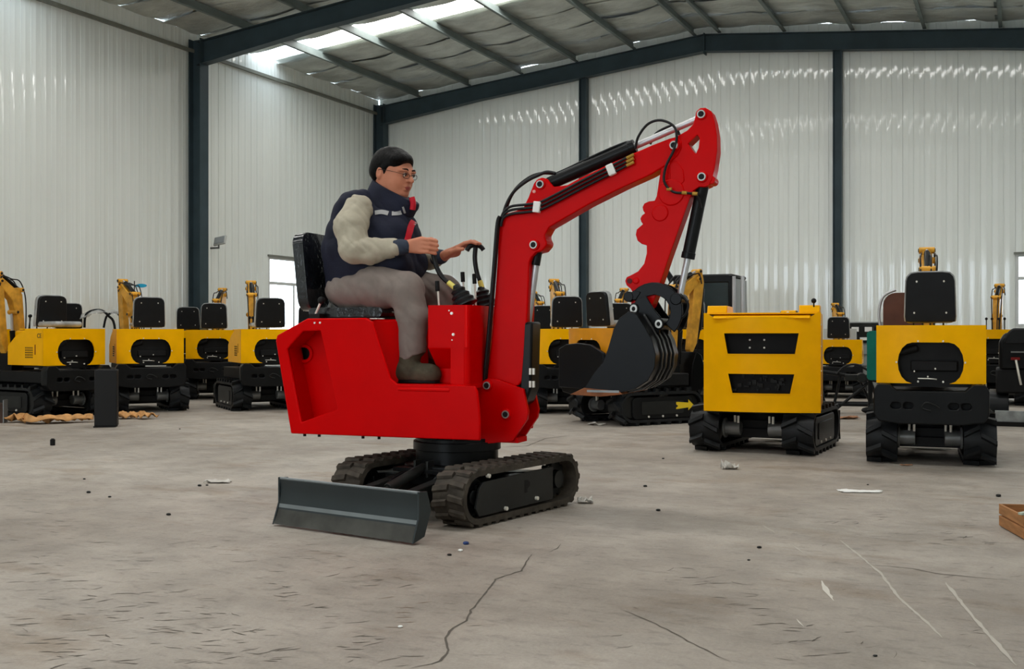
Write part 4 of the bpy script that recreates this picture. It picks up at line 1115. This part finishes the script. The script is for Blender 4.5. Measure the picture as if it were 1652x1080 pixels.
    if kind == 'tall':
        zt, zb = 1.18, .36; rb = -.62
        def trap(z0, z1, w0, w1): return [(-w1, z1), (w1, z1), (w0, z0), (-w0, z0)]
        ol = [(-.48, zt), (-.455, zt), (-.40, zt-.035)]+[(y, zt-.035) for y in np.linspace(-.3, .3, 7)]+[(.40, zt-.035), (.455, zt), (.48, zt)]+[(y, zb) for y in np.linspace(.48, -.48, 9)]
        h1 = trap(.84, 1.01, .275, .305); h2 = trap(.515, .675, .235, .27)
        bow = lambda x, y, z: (x-.07*(1-(y/.48)**2), y, z)
        hood = MB().prism([(float(a), float(b)) for a, b in ol], rb, rb+.02, 'x', [h1, h2]).slice(1, list(np.linspace(-.42, .42, 13))).warp(bow).build('hood', colour, e, bevel=.008)
        for (z0, z1, w0, w1) in ((.84, 1.01, .275, .305), (.515, .675, .235, .27)):
            o1 = [(y*1.045, (z0+z1)/2+(z-(z0+z1)/2)*1.09) for y, z in trap(z0, z1, w0, w1)]
            MB().prism(o1, rb-.004, rb+.014, 'x', [trap(z0, z1, w0, w1)]).slice(1, list(np.linspace(-.3, .3, 9))).warp(bow).build('vent_rim', colour, hood, bevel=.003)
        ft = MB().box(rb+.07, -.1, -.46, .46, .40, 1.14).build('engine_block', DKIN, e)
        mm = MB()
        for k in range(26): 
            y = random.uniform(-.2, .22); z = random.uniform(.52, .66); mm.box(rb+.03, rb+.06, y, y+random.uniform(.01, .04), z, z+random.uniform(.01, .04))
        mm.build('engine_fittings', CHAR, ft)['kind'] = 'stuff'
        bb = MB()
        for y in (-.02, .10): 
            for z in (.89, .955): bb.cyl((rb+.05, y, z), (rb+.07, y, z), .008, n=8)
        bb.build('bolts', BOLT, ft)
        for s in (-1, 1):
            ya, yb = sorted((s*.465, s*.48))
            sd = MB().prism([(rb, zb), (rb, zt), (.2, zt), (.30, .9), (.30, zb)], ya, yb).build('side_cover', colour, e, bevel=.008)
            for z in (.5, .7, .9, 1.08): MB().cyl((rb+.06, s*.48-.006, z), (rb+.06, s*.48+.006, z), .008, n=8).build('bolt', BOLT, sd)
        MB().prism([(rb+.0, zt-.012), (.22, zt-.012), (.22, zt), (rb, zt)], -.47, .47).build('hood_top', colour, e, bevel=.004)
        MB().prism([(rb-.066, zt-.048), (rb-.03, zt-.03), (rb+.16, zt+.004), (.1, zt+.008), (.1, zt-.02)], -.40, .40).build('hood_crown', colour, e, bevel=.01)
        for s in (-1, 1):
            ya, yb = sorted((s*.30, s*.47))
            MB().prism([(-.48, zt), (-.44, zt+.065), (.05, zt+.065), (.1, zt)], ya, yb).build('side_bin', colour, e, bevel=.01)
        kk = MB().cyl((-.45, -.42, zt+.05), (-.46, -.42, zt+.10), .006, n=8).build('small_lever', BLK, e)
        MB().ball((-.46, -.42, zt+.10), .022).build('lever_knob', BLKM, kk)
        MB().box(-.55, .4, -.42, .42, .34, .42).build('platform', BLKM, e, bevel=.01)
    # console and levers
    if kind != 'tall':
        co = MB().box(.02, .36, -.2, .2, .62, 1.05).build('control_console', colour, e, bevel=.03)
        for (x, y, t) in ((.15, -.13, -.04), (.15, .13, -.04), (.25, -.05, 0), (.25, .05, 0)):
            lv = MB().cyl((x, y, 1.05), (x+t, y, 1.22), .008, n=8).build('control_lever', BLK, co)
            MB().ball((x+t, y, 1.23), .022, 10).build('lever_knob', BLKM, lv)
    # boom assembly
    zs = .62 if kind != 'tall' else .5
    MB().prism([(.36, .42), (.56, .42), (.62, .50), (.58, .68), (.40, .70), (.36, .62)], -.09, .09).build('swing_bracket', colour if kind == 'tall' else BLK, e, bevel=.008)
    bo2 = MB().prism([(.0, -.05), (.09, -.03), (.13, .55), (.24, .83), (.46, 1.02), (.50, 1.07), (.48, 1.11), (.43, 1.12), (.2, .98), (.12, .99), (.06, .9), (.03, .6), (-.04, .02)], -.05, .05)
    boom_ = bo2.build('boom', GOLD if kind != 'tall' else colour, e, bevel=.008)
    boom_.location = (.48, 0, .60)
    MB().prism([(.43, 1.17), (.50, 1.16), (.53, 1.02), (.50, .80), (.42, .30), (.34, .16), (.30, .22), (.33, .50), (.36, .80), (.38, 1.02)], -.045, .045).build('dipper_arm', GOLD if kind != 'tall' else colour, boom_, bevel=.008)
    MB().cyl((.08, 0, .96), (.36, 0, 1.12), .03, n=12).build('arm_cylinder', BLK, boom_)
    MB().cyl((.36, 0, 1.12), (.45, 0, 1.155), .016, n=10).build('piston_rod', STEEL, boom_)
    MB().cyl((.15, 0, .05), (.19, 0, .45), .035, n=12).build('boom_cylinder', BLK, boom_)
    MB().cyl((.19, 0, .45), (.20, 0, .66), .017, n=10).build('piston_rod', STEEL, boom_)
    MB().cyl((.54, 0, .95), (.49, 0, .45), .028, n=12).cyl((.49, 0, .45), (.43, 0, .22), .015, n=10).build('bucket_cylinder', BLK, boom_)
    for (x, z) in ((.08, .96), (.45, 1.15), (.44, 1.06), (.17, .68)):
        MB().cyl((x, -.075, z), (x, .075, z), .03, n=14).build('pin_boss', GOLD if kind != 'tall' else colour, boom_, bevel=.004)
        MB().cyl((x, -.083, z), (x, .083, z), .017, n=10).build('pivot_pin', CHAR, boom_)
    for dy in (-.04, -.015, .03):
        MB().tube([(.02, dy, .1), (.0, dy*1.5, .5), (.02, dy*2, .85), (.12, dy*2.2, 1.06), (.26, dy*2, 1.09), (.42, dy*1.8, 1.12), (.46, dy*2, 1.0)], .008, n=6, sm=5).build('hydraulic_hose', HOSE, boom_, ang=80)
    MB().prism([(.12, -.42), (.30, -.38), (.40, -.20), (.42, -.02), (.36, .16), (.28, .20), (.22, .05), (.20, -.15)], -.2, .2).build('bucket', BUCK, boom_, bevel=.01)
    return e
def put(e, px, Z, th, label, boom=0, cat='excavator', scale=1):
    """the middle of the rear sheet stands on the line of sight px at distance Z; heading th right of straight away"""
    a = R(th); off = .64*scale
    e.location = ((px-826)*Z/1750+off*math.sin(a), Z+off*math.cos(a), 0); e.rotation_euler = (0, 0, R(90-th)); e.scale = (scale, .94*scale, scale)
    tag(e, label, cat)
    if boom:
        for c in e.children:
            if c.name.startswith('boom'): c.rotation_euler = (0, 0, R(boom))
    return e
near_open = yellow('open', near=True)
far_open = yellow('open', near=False)
tall = yellow('tall', near=True)
put(near_open, 1501, 8.2, 20, 'yellow excavator nearest at the right, black seat back and oval engine opening facing the camera')
put(tall, 1228, 8.95, 17, 'yellow excavator with tall closed rear hood and two slanted vent windows', boom=-20)
near_open.scale.y = .88; tall.scale.y = .985
for c in tall.children:        # boom folded low, undercarriage turned a little against the house
    if c.name.startswith('boom'): c.scale = (1, 1, .62); c.location.z = .5
    if c.name.split('.')[0] in ('rubber_track', 'track_frame', 'travel_motor', 'hose_fitting', 'centre_frame', 'dozer_blade'): c.rotation_euler = (0, 0, R(-10))
side_m = yellow('open', near=True, colour=ORA)
put(side_m, 952, 12.1, 58, 'ochre excavator seen side on behind the red bucket, yellow arrow on its track')
put(far_open, 243, 13.9, -27, 'yellow excavator, first one right of the black post, ochre boom left of its seat', boom=20)
def another(px, Z, th, label, boom=0, **k):
    return put(copy_tree(far_open), px, Z, th, label, boom, **k)
another(440, 14.2, -27, 'yellow excavator partly hidden by the left end of the red machine, track side visible', boom=-12)
another(345, 16.6, -14, 'yellow excavator with the big raised ochre boom left of the window', boom=-14)
pm = another(121, 13.1, -55, 'yellow excavator behind the black post, turned to show its left side cover', boom=105)
for c in pm.children:
    if c.name.startswith('seat_backrest'): c.location.x = -.12
another(-28, 13.9, -55, 'yellow excavator cut by the left edge of the photograph')
another(112, 16.6, -26, 'yellow excavator with only a seat and boom tip showing above the one at the post', boom=6)
another(303, 19.0, -14, 'yellow excavator in the back row with a small seat, left of the big raised boom')
another(500, 18.4, -10, 'yellow excavator in the back row below the window, mostly behind the red machine', boom=18)
another(916, 13.6, -2, 'yellow excavator just right of the red boom foot, oval opening half hidden', boom=8)
another(1000, 16.6, 4, 'yellow excavator behind the ochre one, only its black seat clearly showing', boom=-16)
another(1113, 14.9, 14, 'yellow excavator between the ochre one and the tall yellow hood')
another(877, 18.0, 0, 'yellow excavator far behind the red boom foot, only a seat corner showing')
another(1352, 16.9, 20, 'small yellow excavator behind the black frame, between the two nearest yellow ones', scale=.86)
bm_only = another(1606, 15.2, 24, 'yellow excavator hidden behind the black loader, only its raised boom showing', boom=-8)
for c in list(bm_only.children):
    if c.name.startswith('seat'):
        for g_ in list(c.children): bpy.data.objects.remove(g_)
        bpy.data.objects.remove(c)

# markings on the ochre machine: yellow arrow on the near track (machine's right side = -y)
ar = MB().prism([(-.02, -.012), (.0, .0), (-.02, .012), (-.02, .03), (.0, .03), (.1, .022), (.1, .045), (.15, .004), (.1, -.035), (.1, -.014), (.0, -.022), (-.02, -.022)], -.5225, -.519)
arw = ar.build('arrow_marking', SIGNAL, side_m); arw.location = (.22, 0, .20); arw.scale = (1.5, 1, 1.5)
# the black lower door panel of the ochre machine
MB().prism([(-.45, .40), (.45, .40), (.45, .84), (.3, .89), (.05, .905), (-.2, .89), (-.45, .80)], -.775, -.735, 'x').build('black_door', mat('dark_door', lin(12, 15, 20), .35, spec=.15), side_m, bevel=.01)

# letters CE on the left cover of the machine at the post
def text(s, size, parent, M, m):
    cu = bpy.data.curves.new('lettering', 'FONT'); cu.body = s; cu.size = size; cu.extrude = .001; cu.align_x = 'CENTER'
    o = bpy.data.objects.new('tmp', cu); COL.objects.link(o)
    dg = bpy.context.evaluated_depsgraph_get(); me = bpy.data.meshes.new_from_object(o.evaluated_get(dg)); bpy.data.objects.remove(o)
    me.materials.clear(); me.materials.append(m); t = bpy.data.objects.new('lettering', me); COL.objects.link(t); t.parent = parent; t.matrix_local = M; return t
post_machine = [o for o in bpy.data.objects if o.get('label', '').startswith('yellow excavator behind the black post')][0]
text('CE', .075, post_machine, Matrix.Translation((-.56, .443, .96)) @ Matrix.Rotation(R(180), 4, 'Z') @ Matrix.Rotation(R(90), 4, 'X'), CHAR)

# ------------------------------------------------------------------ other machines and things
def at(px, Z): return ((px-826)*Z/1750, Z, 0)
# cab excavator
cabx = empty('cab_excavator', at(1146, 18.3), R(-25)); tag(cabx, 'dark cabin of a larger excavator standing in the back row behind the tall yellow hood', 'excavator')
MB().box(-.48, .48, -.5, .5, 1.02, 1.08).build('cab_floor', BLK, cabx)
MB().prism([(-.52, .95), (-.50, 1.9), (-.44, 1.98), (.44, 1.98), (.50, 1.9), (.52, .95)], -.50, -.44, holes=[[(-.43, 1.05), (-.42, 1.85), (.42, 1.85), (.43, 1.05)]]).build('cab_front', BLK, cabx, bevel=.015)
MB().prism([(-.52, .95), (-.50, 1.9), (-.44, 1.98), (.44, 1.98), (.50, 1.9), (.52, .95)], .44, .50, holes=[[(-.43, 1.05), (-.42, 1.85), (.42, 1.85), (.43, 1.05)]]).build('cab_rear', BLK, cabx, bevel=.015)
MB().box(-.43, .43, -.48, -.47, 1.05, 1.86).build('cab_window', CABGL, cabx)
MB().box(-.43, .43, .47, .48, 1.05, 1.86).build('cab_window', CABGL, cabx)
for s in (-1, 1): MB().box(s*.50-.015, s*.50+.015, -.45, .45, .95, 1.92).build('cab_side', CABGL, cabx, bevel=.01)
MB().box(-.5, .5, -.5, .5, 1.93, 1.99).build('cab_roof', BLK, cabx, bevel=.03)
for x in (.52, .66): MB().cyl((x, -.5, .95), (x, -.5, 1.95), .03).build('chrome_post', STEEL, cabx)
MB().cyl((-.3, 0, 1.98), (-.3, 0, 2.05), .04).build('roof_lamp', BLK, cabx)
MB().prism([(-.56, 1.85), (-.66, 2.08), (-.60, 2.10), (-.48, 1.93)], -.5, -.46).build('mirror', BLK, cabx)
MB().box(-.75, .75, -.7, .9, .45, .95).build('house', YEL, cabx, bevel=.05)
MB().box(-.7, .7, -.9, .9, .0, .4).build('undercarriage', RUBB, cabx, bevel=.1)
# black tracked loader at the right edge
ld = empty('mini_loader', at(1678, 12.1), R(-24)); tag(ld, 'black mini loader with a grey blade, cut by the right edge of the photograph', 'loader')
MB().box(-.45, .45, -.3, .6, .35, .62).build('chassis', BLKM, ld, bevel=.02)
MB().prism([(-.42, .62), (-.42, .92), (-.36, 1.02), (.36, 1.02), (.42, .92), (.42, .62)], -.32, .4).build('hood', BLK, ld, bevel=.03)
MB().prism([(-.38, .9), (-.33, 1.03), (-.28, 1.07), (.28, 1.07), (.33, 1.03), (.38, .9)], -.34, -.22).build('seat_backrest', VINYL, ld, bevel=.02)
MB().box(-.30, .30, -.345, -.32, .80, .815).build('chrome_rail', GREY, ld)
for x in (-.3, .22): MB().box(x, x+.09, -.345, -.33, .72, .75).build('red_marker', mat('latch_red', lin(110, 18, 16), .5), ld)
for s in (-1, 1):
    MB().prism(roundrect(-.3, .65, .0, .36, .15), s*.42-.1, s*.42+.1, 'x').build('rubber_track', RUBB, ld, bevel=.02)
MB().box(-.46, .46, -.48, -.46, .02, .17).build('front_blade', mat('pale_steel', lin(150, 155, 156), .35, metal=.4, var=.25, vs=10), ld, bevel=.004)
MB().box(-.48, .48, -.50, -.485, .0, .05).build('blade_edge', BLKM, ld)
MB().tube([(-.25, -.35, .72), (-.22, -.38, .55), (-.2, -.36, .45)], .012).build('hose', BOLT, ld, ang=80)
# brown wrapped roll behind the near seat
bs = empty('office_chair', at(1462, 10.9), R(-18)); tag(bs, 'brown leather chair back standing just left behind the nearest black seat', 'chair')
MB().prism(roundrect(-.22, .22, .95, 1.42, .12), -.05, .07).build('backrest', BROWN, bs, bevel=.03, seg=3)
MB().prism(roundrect(-.24, .24, .90, 1.0, .04), -.4, .0).build('seat', BROWN, bs, bevel=.02)
MB().tube([(-.23, -.02, 1.0), (-.26, 0, 1.2), (-.22, 0, 1.38), (-.1, 0, 1.45)], .014).build('frame', STEEL, bs, ang=80)
MB().cyl((0, -.2, .1), (0, -.2, .9), .03).build('pillar', BLK, bs)
for k in range(5): MB().cyl((0, -.2, .1), (.3*math.cos(k*1.257), -.2+.3*math.sin(k*1.257), .04), .02).build('foot', BLK, bs)
# black implement frame
fr = empty('implement_frame', at(1376, 13.6), R(-12)); tag(fr, 'black lattice implement frame with legs between the two nearest yellow machines', 'implement')
fm = MB()
for (a, b) in (((-.5, 0, .55), (.55, 0, .38)), ((-.5, .3, .55), (.55, .3, .38)), ((-.5, 0, .12), (.5, 0, .12)), ((-.5, .3, .12), (.5, .3, .12)), ((-.5, 0, .55), (-.5, .3, .55)), ((.5, 0, .38), (.5, .3, .38))): fm.cyl(a, b, .022, n=8)
fm.build('rail', BLK, fr)
for (a, b) in (((-.25, 0, .02), (.25, 0, .45)), ((-.15, 0, .5), (-.25, 0, .0)), ((.2, 0, .45), (.35, 0, .0)), ((.3, 0, .4), (.45, .0, .0)), ((-.4, .3, .5), (-.3, .3, 0)), ((.1, .3, .45), (.3, .3, .0)), ((.4, .3, .4), (.2, .3, 0))):
    MB().cyl(a, b, .018, n=8).build('leg', BLK, fr)
MB().box(-.1, .35, -.05, .05, .42, .50).cyl((.1, -.08, .46), (.1, .08, .46), .06).build('gearbox', CHAR, fr, bevel=.01)
MB().tube([(-.2, -.03, .5), (-.1, -.05, .6), (.05, -.05, .62), (.25, -.04, .5)], .014).build('hydraulic_hose', HOSE, fr, ang=80)
MB().ball((.22, .05, .05), .09, sz=(1.3, 1, .5)).build('skid', BLKM, fr)
# cabinet
cb_ = empty('switch_cabinet', at(1392, 19.0), RA); tag(cb_, 'grey steel switch cabinet against the back wall', 'cabinet')
MB().box(-.28, .32, -.2, .2, .0, 1.22).build('body', mat('cabinet_grey', lin(150, 154, 152), .5), cb_, bevel=.01)
MB().box(-.26, .30, -.215, -.2, .85, 1.2).build('control_panel', CHAR, cb_)
for x in (-.16, .06): MB().box(x, x+.12, -.225, -.213, 1.05, 1.13).build('meter', PAPER, cb_)
MB().box(-.02, .25, -.225, -.21, .9, .95).build('label_plate', PAPER, cb_)
for z in (.25, .45, .65): MB().box(-.26, .30, -.215, -.2, z, z+.012).build('drawer_gap', GREY, cb_)
wb_ = MB().box(-.4, .14, -.04, .04, 0, 1.1).build('white_board', mat('board_white', lin(196, 198, 194), .4), None, bevel=.005); wb_.location = at(1368, 18.6); wb_.rotation_euler = (0, 0, RA)
tag(wb_, 'pale board leaning at the back wall beside the grey cabinet', 'board')
tl = empty('teal_tank', at(1424, 12.0), R(-20)); tag(tl, 'dark teal metal tank half hidden by the nearest yellow machine', 'tank')
MB().prism(roundrect(-.16, .16, .5, 1.04, .04), -.2, .2).build('tank_body', TEAL, tl, bevel=.015)
MB().cyl((-.05, 0, 1.04), (-.05, 0, 1.08), .05).build('cap', BLK, tl)
for s in (-1, 1):
    for t_ in (-1, 1): MB().cyl((s*.13, t_*.16, 0), (s*.13, t_*.16, .52), .02).build('leg', BLK, tl)
# black post
pt = empty('black_post', at(172, 11.75), R(14)); tag(pt, 'short black steel box post standing on the floor beside the tan straps', 'post')
MB().box(-.115, .115, -.09, .09, .012, .62).build('box_section', mat('post_black', lin(24, 24, 25), .5), pt, bevel=.008)
MB().box(-.125, .105, -.10, .10, 0, .014).build('foot_plate', BLKM, pt)
MB().box(-.10, .10, -.075, .075, .62, .625).build('cap_plate', BLKM, pt)
pw = empty('timber_offcut', at(1, 12.3), R(10)); tag(pw, 'short brown timber block with a metal edge at the left edge', 'timber')
MB().box(-.12, .045, -.08, .08, 0, .22).build('block', mat('dark_timber', lin(66, 50, 42), .7, var=.2), pw, bevel=.004)
MB().box(.045, .055, -.08, .08, 0, .26).build('metal_edge', GREY, pw)
# tan straps: folded ribbons
def strap(name, spine, wd, label, seed, m=TAN):
    rn = random.Random(seed); P = catmull(spine, 8); vs = []
    for i, p in enumerate(P):
        t = (P[min(i+1, len(P)-1)]-P[max(i-1, 0)]).normalized(); n = Vector((-t.y, t.x, 0)); a = i/len(P)*9+seed
        tw = math.sin(a)*.6
        for k in range(7):
            u = (k/6-.5)*2; z = .012+abs(math.sin(a*1.3+k*1.1))*.085*(1-abs(u)*.4)+noise.noise(Vector((p.x*6, p.y*6, k+seed)))*.03
            vs.append(p+n*wd*u*(.7+.3*math.cos(a))+Vector((0, 0, max(z, .004))))
    n = len(P); fs = [(i*7+k, i*7+k+1, (i+1)*7+k+1, (i+1)*7+k) for i in range(n-1) for k in range(6)]
    o = MB().add(vs, fs).build(name, m, None, ang=80); md = o.modifiers.new('s', 'SOLIDIFY'); md.thickness = .006; md.offset = 1
    return tag(o, label, 'strap')
def fp(px, py): x, y = gp(px, py); return (x, y, 0)
strap('cargo_strap', [fp(22, 683), fp(36, 681), fp(55, 684), fp(90, 683), fp(120, 682), fp(150, 681)], .16, 'crumpled tan fabric strap on the floor left of the black post', 1)
strap('cargo_strap', [fp(188, 676), fp(205, 676), fp(225, 676), fp(243, 677)], .13, 'bunched end of tan fabric strap right of the black post', 4)
# floodlight on the column
fx = place(empty('floodlight')); p = MR @ Vector((.30, -5.85, 2.62)); fx.location = p; fx.rotation_euler = (0, 0, RA)
tag(fx, 'pale square floodlight on the steel column of the left wall', 'lamp')
MB().box(-.12, .13, -.02, .02, .0, .17, Matrix.Rotation(R(-25), 4, 'X') @ Matrix.Rotation(R(-10), 4, 'Y')).build('lamp_body', LAMPB, fx, bevel=.01)
MB().box(-.10, .11, -.03, -.018, .02, .15, Matrix.Rotation(R(-25), 4, 'X') @ Matrix.Rotation(R(-10), 4, 'Y')).build('lens', mat('lens_grey', lin(160, 165, 165), .15), fx)
MB().box(-.2, .0, -.01, .01, -.07, -.04).box(-.02, 0, -.01, .01, -.07, .02).build('bracket', GREY, fx)
# teal and white pennant on a stick
bn = empty('pennant_stand', at(226, 17.2)); tag(bn, 'small white display flag with a blue top behind the left machines', 'flag')
MB().cyl((-.09, 0, 0), (-.09, 0, 1.85), .008).build('pole', BLK, bn)
MB().box(-.08, .12, -.004, .004, 1.40, 1.80).build('cloth', PAPER, bn)
MB().prism([(.02+.09*math.cos(a*R(18)), 1.775+.03*math.sin(a*R(18))) for a in range(20)], -.007, .007).build('blue_print', BLUE, bn)
MB().box(-.2, .1, -.1, .1, 0, .03).build('foot', BLK, bn)
# control hood with bent pipes in plastic film, between the left machines
ch = empty('wrapped_controls', at(165, 15.9), R(10)); tag(ch, 'bent black pipes under clear plastic film between the two left yellow machines', 'handlebar')
MB().tube([(-.25, 0, 1.1), (-.22, 0, 1.30), (-.05, .0, 1.36), (.08, 0, 1.28), (.18, 0, 1.05), (.18, 0, .0)], .018).build('pipe', BLK, ch, ang=80)
MB().tube([(.0, .1, 1.1), (.05, .1, 1.28), (.18, .1, 1.32), (.26, .1, 1.2), (.3, .1, 1.0), (.3, .1, 0)], .016).build('pipe', BLK, ch, ang=80)
rn = random.Random(3); vs = []; nx_, ny_ = 16, 8
for i in range(nx_+1):
    for j in range(ny_+1):
        x = -.3+.65*i/nx_; y = -.1+.3*j/ny_; z = 1.36-.9*(x-.03)**2-1.5*(y-.05)**2+noise.noise(Vector((x*9, y*9, 1)))*.06; vs.append((x, y, z))
MB().add(vs, [(i*(ny_+1)+j, (i+1)*(ny_+1)+j, (i+1)*(ny_+1)+j+1, i*(ny_+1)+j+1) for i in range(nx_) for j in range(ny_)]).build('plastic_film', mat('clear_film', lin(205, 207, 204), .15, alpha=.45, var=.1, bump=.02, bs=20), ch, ang=80)
# small litter
def scrap(name, px, py, sx, sy, h, m, label, cat, seed):
    vs = []; n = 7
    for i in range(n+1):
        for j in range(n+1):
            u = i/n-.5; v = j/n-.5
            vs.append((u*sx*(1+.3*noise.noise(Vector((v*3, seed, 0)))), v*sy*(1+.3*noise.noise(Vector((u*3, 0, seed)))), .004+h*abs(noise.noise(Vector((u*4, v*4, seed*1.7))))*1.6))
    o = MB().add(vs, [(i*(n+1)+j, (i+1)*(n+1)+j, (i+1)*(n+1)+j+1, i*(n+1)+j+1) for i in range(n) for j in range(n)]).build(name, m, None, ang=20 if h > .02 else 80)
    md = o.modifiers.new('s', 'SOLIDIFY'); md.thickness = .003; md.offset = 1
    o.location = fp(px, py); return tag(o, label, cat)
scrap('paper_sheet', 1388, 794, .25, .10, .008, PAPER, 'flat white paper sheet on the floor in front of the right machines', 'paper', 1).rotation_euler = (0, 0, -.1)
scrap('plastic_scrap', 1177, 757, .12, .10, .06, PLAST, 'crumpled pale plastic scrap in front of the tall yellow hood', 'scrap', 2)
scrap('plastic_scrap', 353, 779, .16, .10, .02, PLAST, 'torn pale plastic scrap on the floor left of the blade', 'scrap', 3)
scrap('plastic_scrap', 944, 812, .09, .08, .04, PLAST, 'white plastic scrap against the rear end of the near red machine track', 'scrap', 4)
scrap('plastic_scrap', 962, 686, .18, .12, .03, PLAST, 'white plastic scrap on the floor behind the red boom foot', 'scrap', 5)
scrap('cardboard_piece', 1362, 676, .30, .2, .05, CARD, 'brown cardboard piece on the floor behind the tall yellow hood', 'cardboard', 6)
scrap('wood_chip', 1462, 752, .09, .04, .01, CARD, 'thin brown wood chip between the tracks of the nearest yellow machine', 'chip', 7)
sp_ = MB().cyl((0, 0, 0), (0, 0, .055), .022, n=14).cyl((0, 0, .055), (0, 0, .062), .015, n=14).build('spray_cap', BLKM, None, bevel=.004); sp_.location = fp(85, 719)
tag(sp_, 'small black cap standing alone on the floor at the left', 'cap')
def pebble(px, py, r, m, label, cat='pebble', group=None):
    b = MB().ball((0, 0, r*.55), r, 8, (1.2, .9, .6)); b.warp(lambda x, y, z: (x+noise.noise(Vector((x, y, z))*60)*r*.3, y, z))
    o = b.build('pebble', m, None, ang=20); o.location = fp(px, py); return tag(o, label, cat, group)
DIRT = ['dark dirt lump leftmost but one on the floor below the small black cap', 'dark dirt crumb right of the pair below the small black cap', 'dark dirt lump on bare floor left of the dozer blade',
    'dark dirt lump just left of the torn pale plastic scrap', 'tiny dark crumb touching the left end of the torn plastic scrap', 'tiny dark crumb above the lump, below the small black cap',
    'tiny dark crumb on the floor left of the crumpled scrap of the tall hood', 'dark dirt lump on the floor right of the near red machine track, the farther one', 'dark dirt lump on the floor right of the near red machine track, the nearer one',
    'large dark dirt lump on the floor above the wooden crate', 'dark dirt lump on the floor below and left of the white paper sheet', 'tiny dark crumb just below the lump left of the white scuff lines',
    'tiny dark crumb at the bottom edge of the photo among the scuff lines', 'dark crumb on the floor below the white chip in front of the blade', 'tiny dark crumb just above the flat white paper sheet', 'tiny dark crumb on the floor beyond the tan strap end']
for i, (px, py, r) in enumerate([(143, 796, .013), (177, 803, .009), (272, 832, .012), (322, 785, .012), (334, 784, .008), (136, 774, .008), (1070, 741, .009), (1041, 786, .012), (1062, 825, .012), (1611, 802, .016), (1225, 885, .010), (1208, 905, .006), (1412, 1060, .006), (725, 897, .009), (1400, 783, .006), (290, 693, .008)]):
    pebble(px, py, r, CHAR, DIRT[i], 'dirt', 'dark lumps on the floor')
pebble(752, 879, .014, mat('blue_plastic', lin(44, 62, 110), .4), 'small blue plastic bit on the floor in front of the blade', 'scrap')
pebble(743, 890, .010, PAPER, 'small white chip next to the blue bit on the floor', 'scrap')
pebble(646, 1013, .007, PAPER, 'tiny white chip on the floor below the rust stain', 'scrap')
# wooden crate at the right edge
cr = empty('wooden_crate', fp(1692, 862), R(-8)); tag(cr, 'open plywood crate cut by the right edge with scraps on top', 'crate')
for (a, b, c, d) in ((-.18, .18, -.2, -.19), (-.18, .18, .19, .2)):
    for z in (.005, .065): MB().box(a, b, c, d, z, z+.052).build('board', WOOD, cr, bevel=.002)
for x in (-.18, .17):
    for z in (.005, .065): MB().box(x, x+.012, -.19, .19, z, z+.052).build('board', WOOD, cr, bevel=.002)
MB().box(-.17, .17, -.19, .19, .0, .01).build('crate_floor', WOOD, cr)
MB().box(-.09, -.06, -.215, -.2, .01, .12).build('batten', WOOD, cr, bevel=.002)
stp = MB().box(-.12, .12, -.012, .012, 0, .012).build('steel_strip', mat('pale_green_steel', lin(170, 180, 165), .4), None, bevel=.002)
stp.location = Vector(fp(1690, 862))+Vector((-.10, -.1, .128)); stp.rotation_euler = (0, R(-4), R(25)); tag(stp, 'pale metal strip lying across the wooden crate', 'strip')
pk = MB().box(-.1, .1, -.05, .05, 0, .03).build('cardboard_box', mat('pink_board', lin(190, 140, 130), .7), None, bevel=.004)
pk.location = Vector(fp(1690, 862))+Vector((.02, .04, .119)); pk.rotation_euler = (0, 0, .3); tag(pk, 'flat pinkish cardboard box on the wooden crate', 'box')
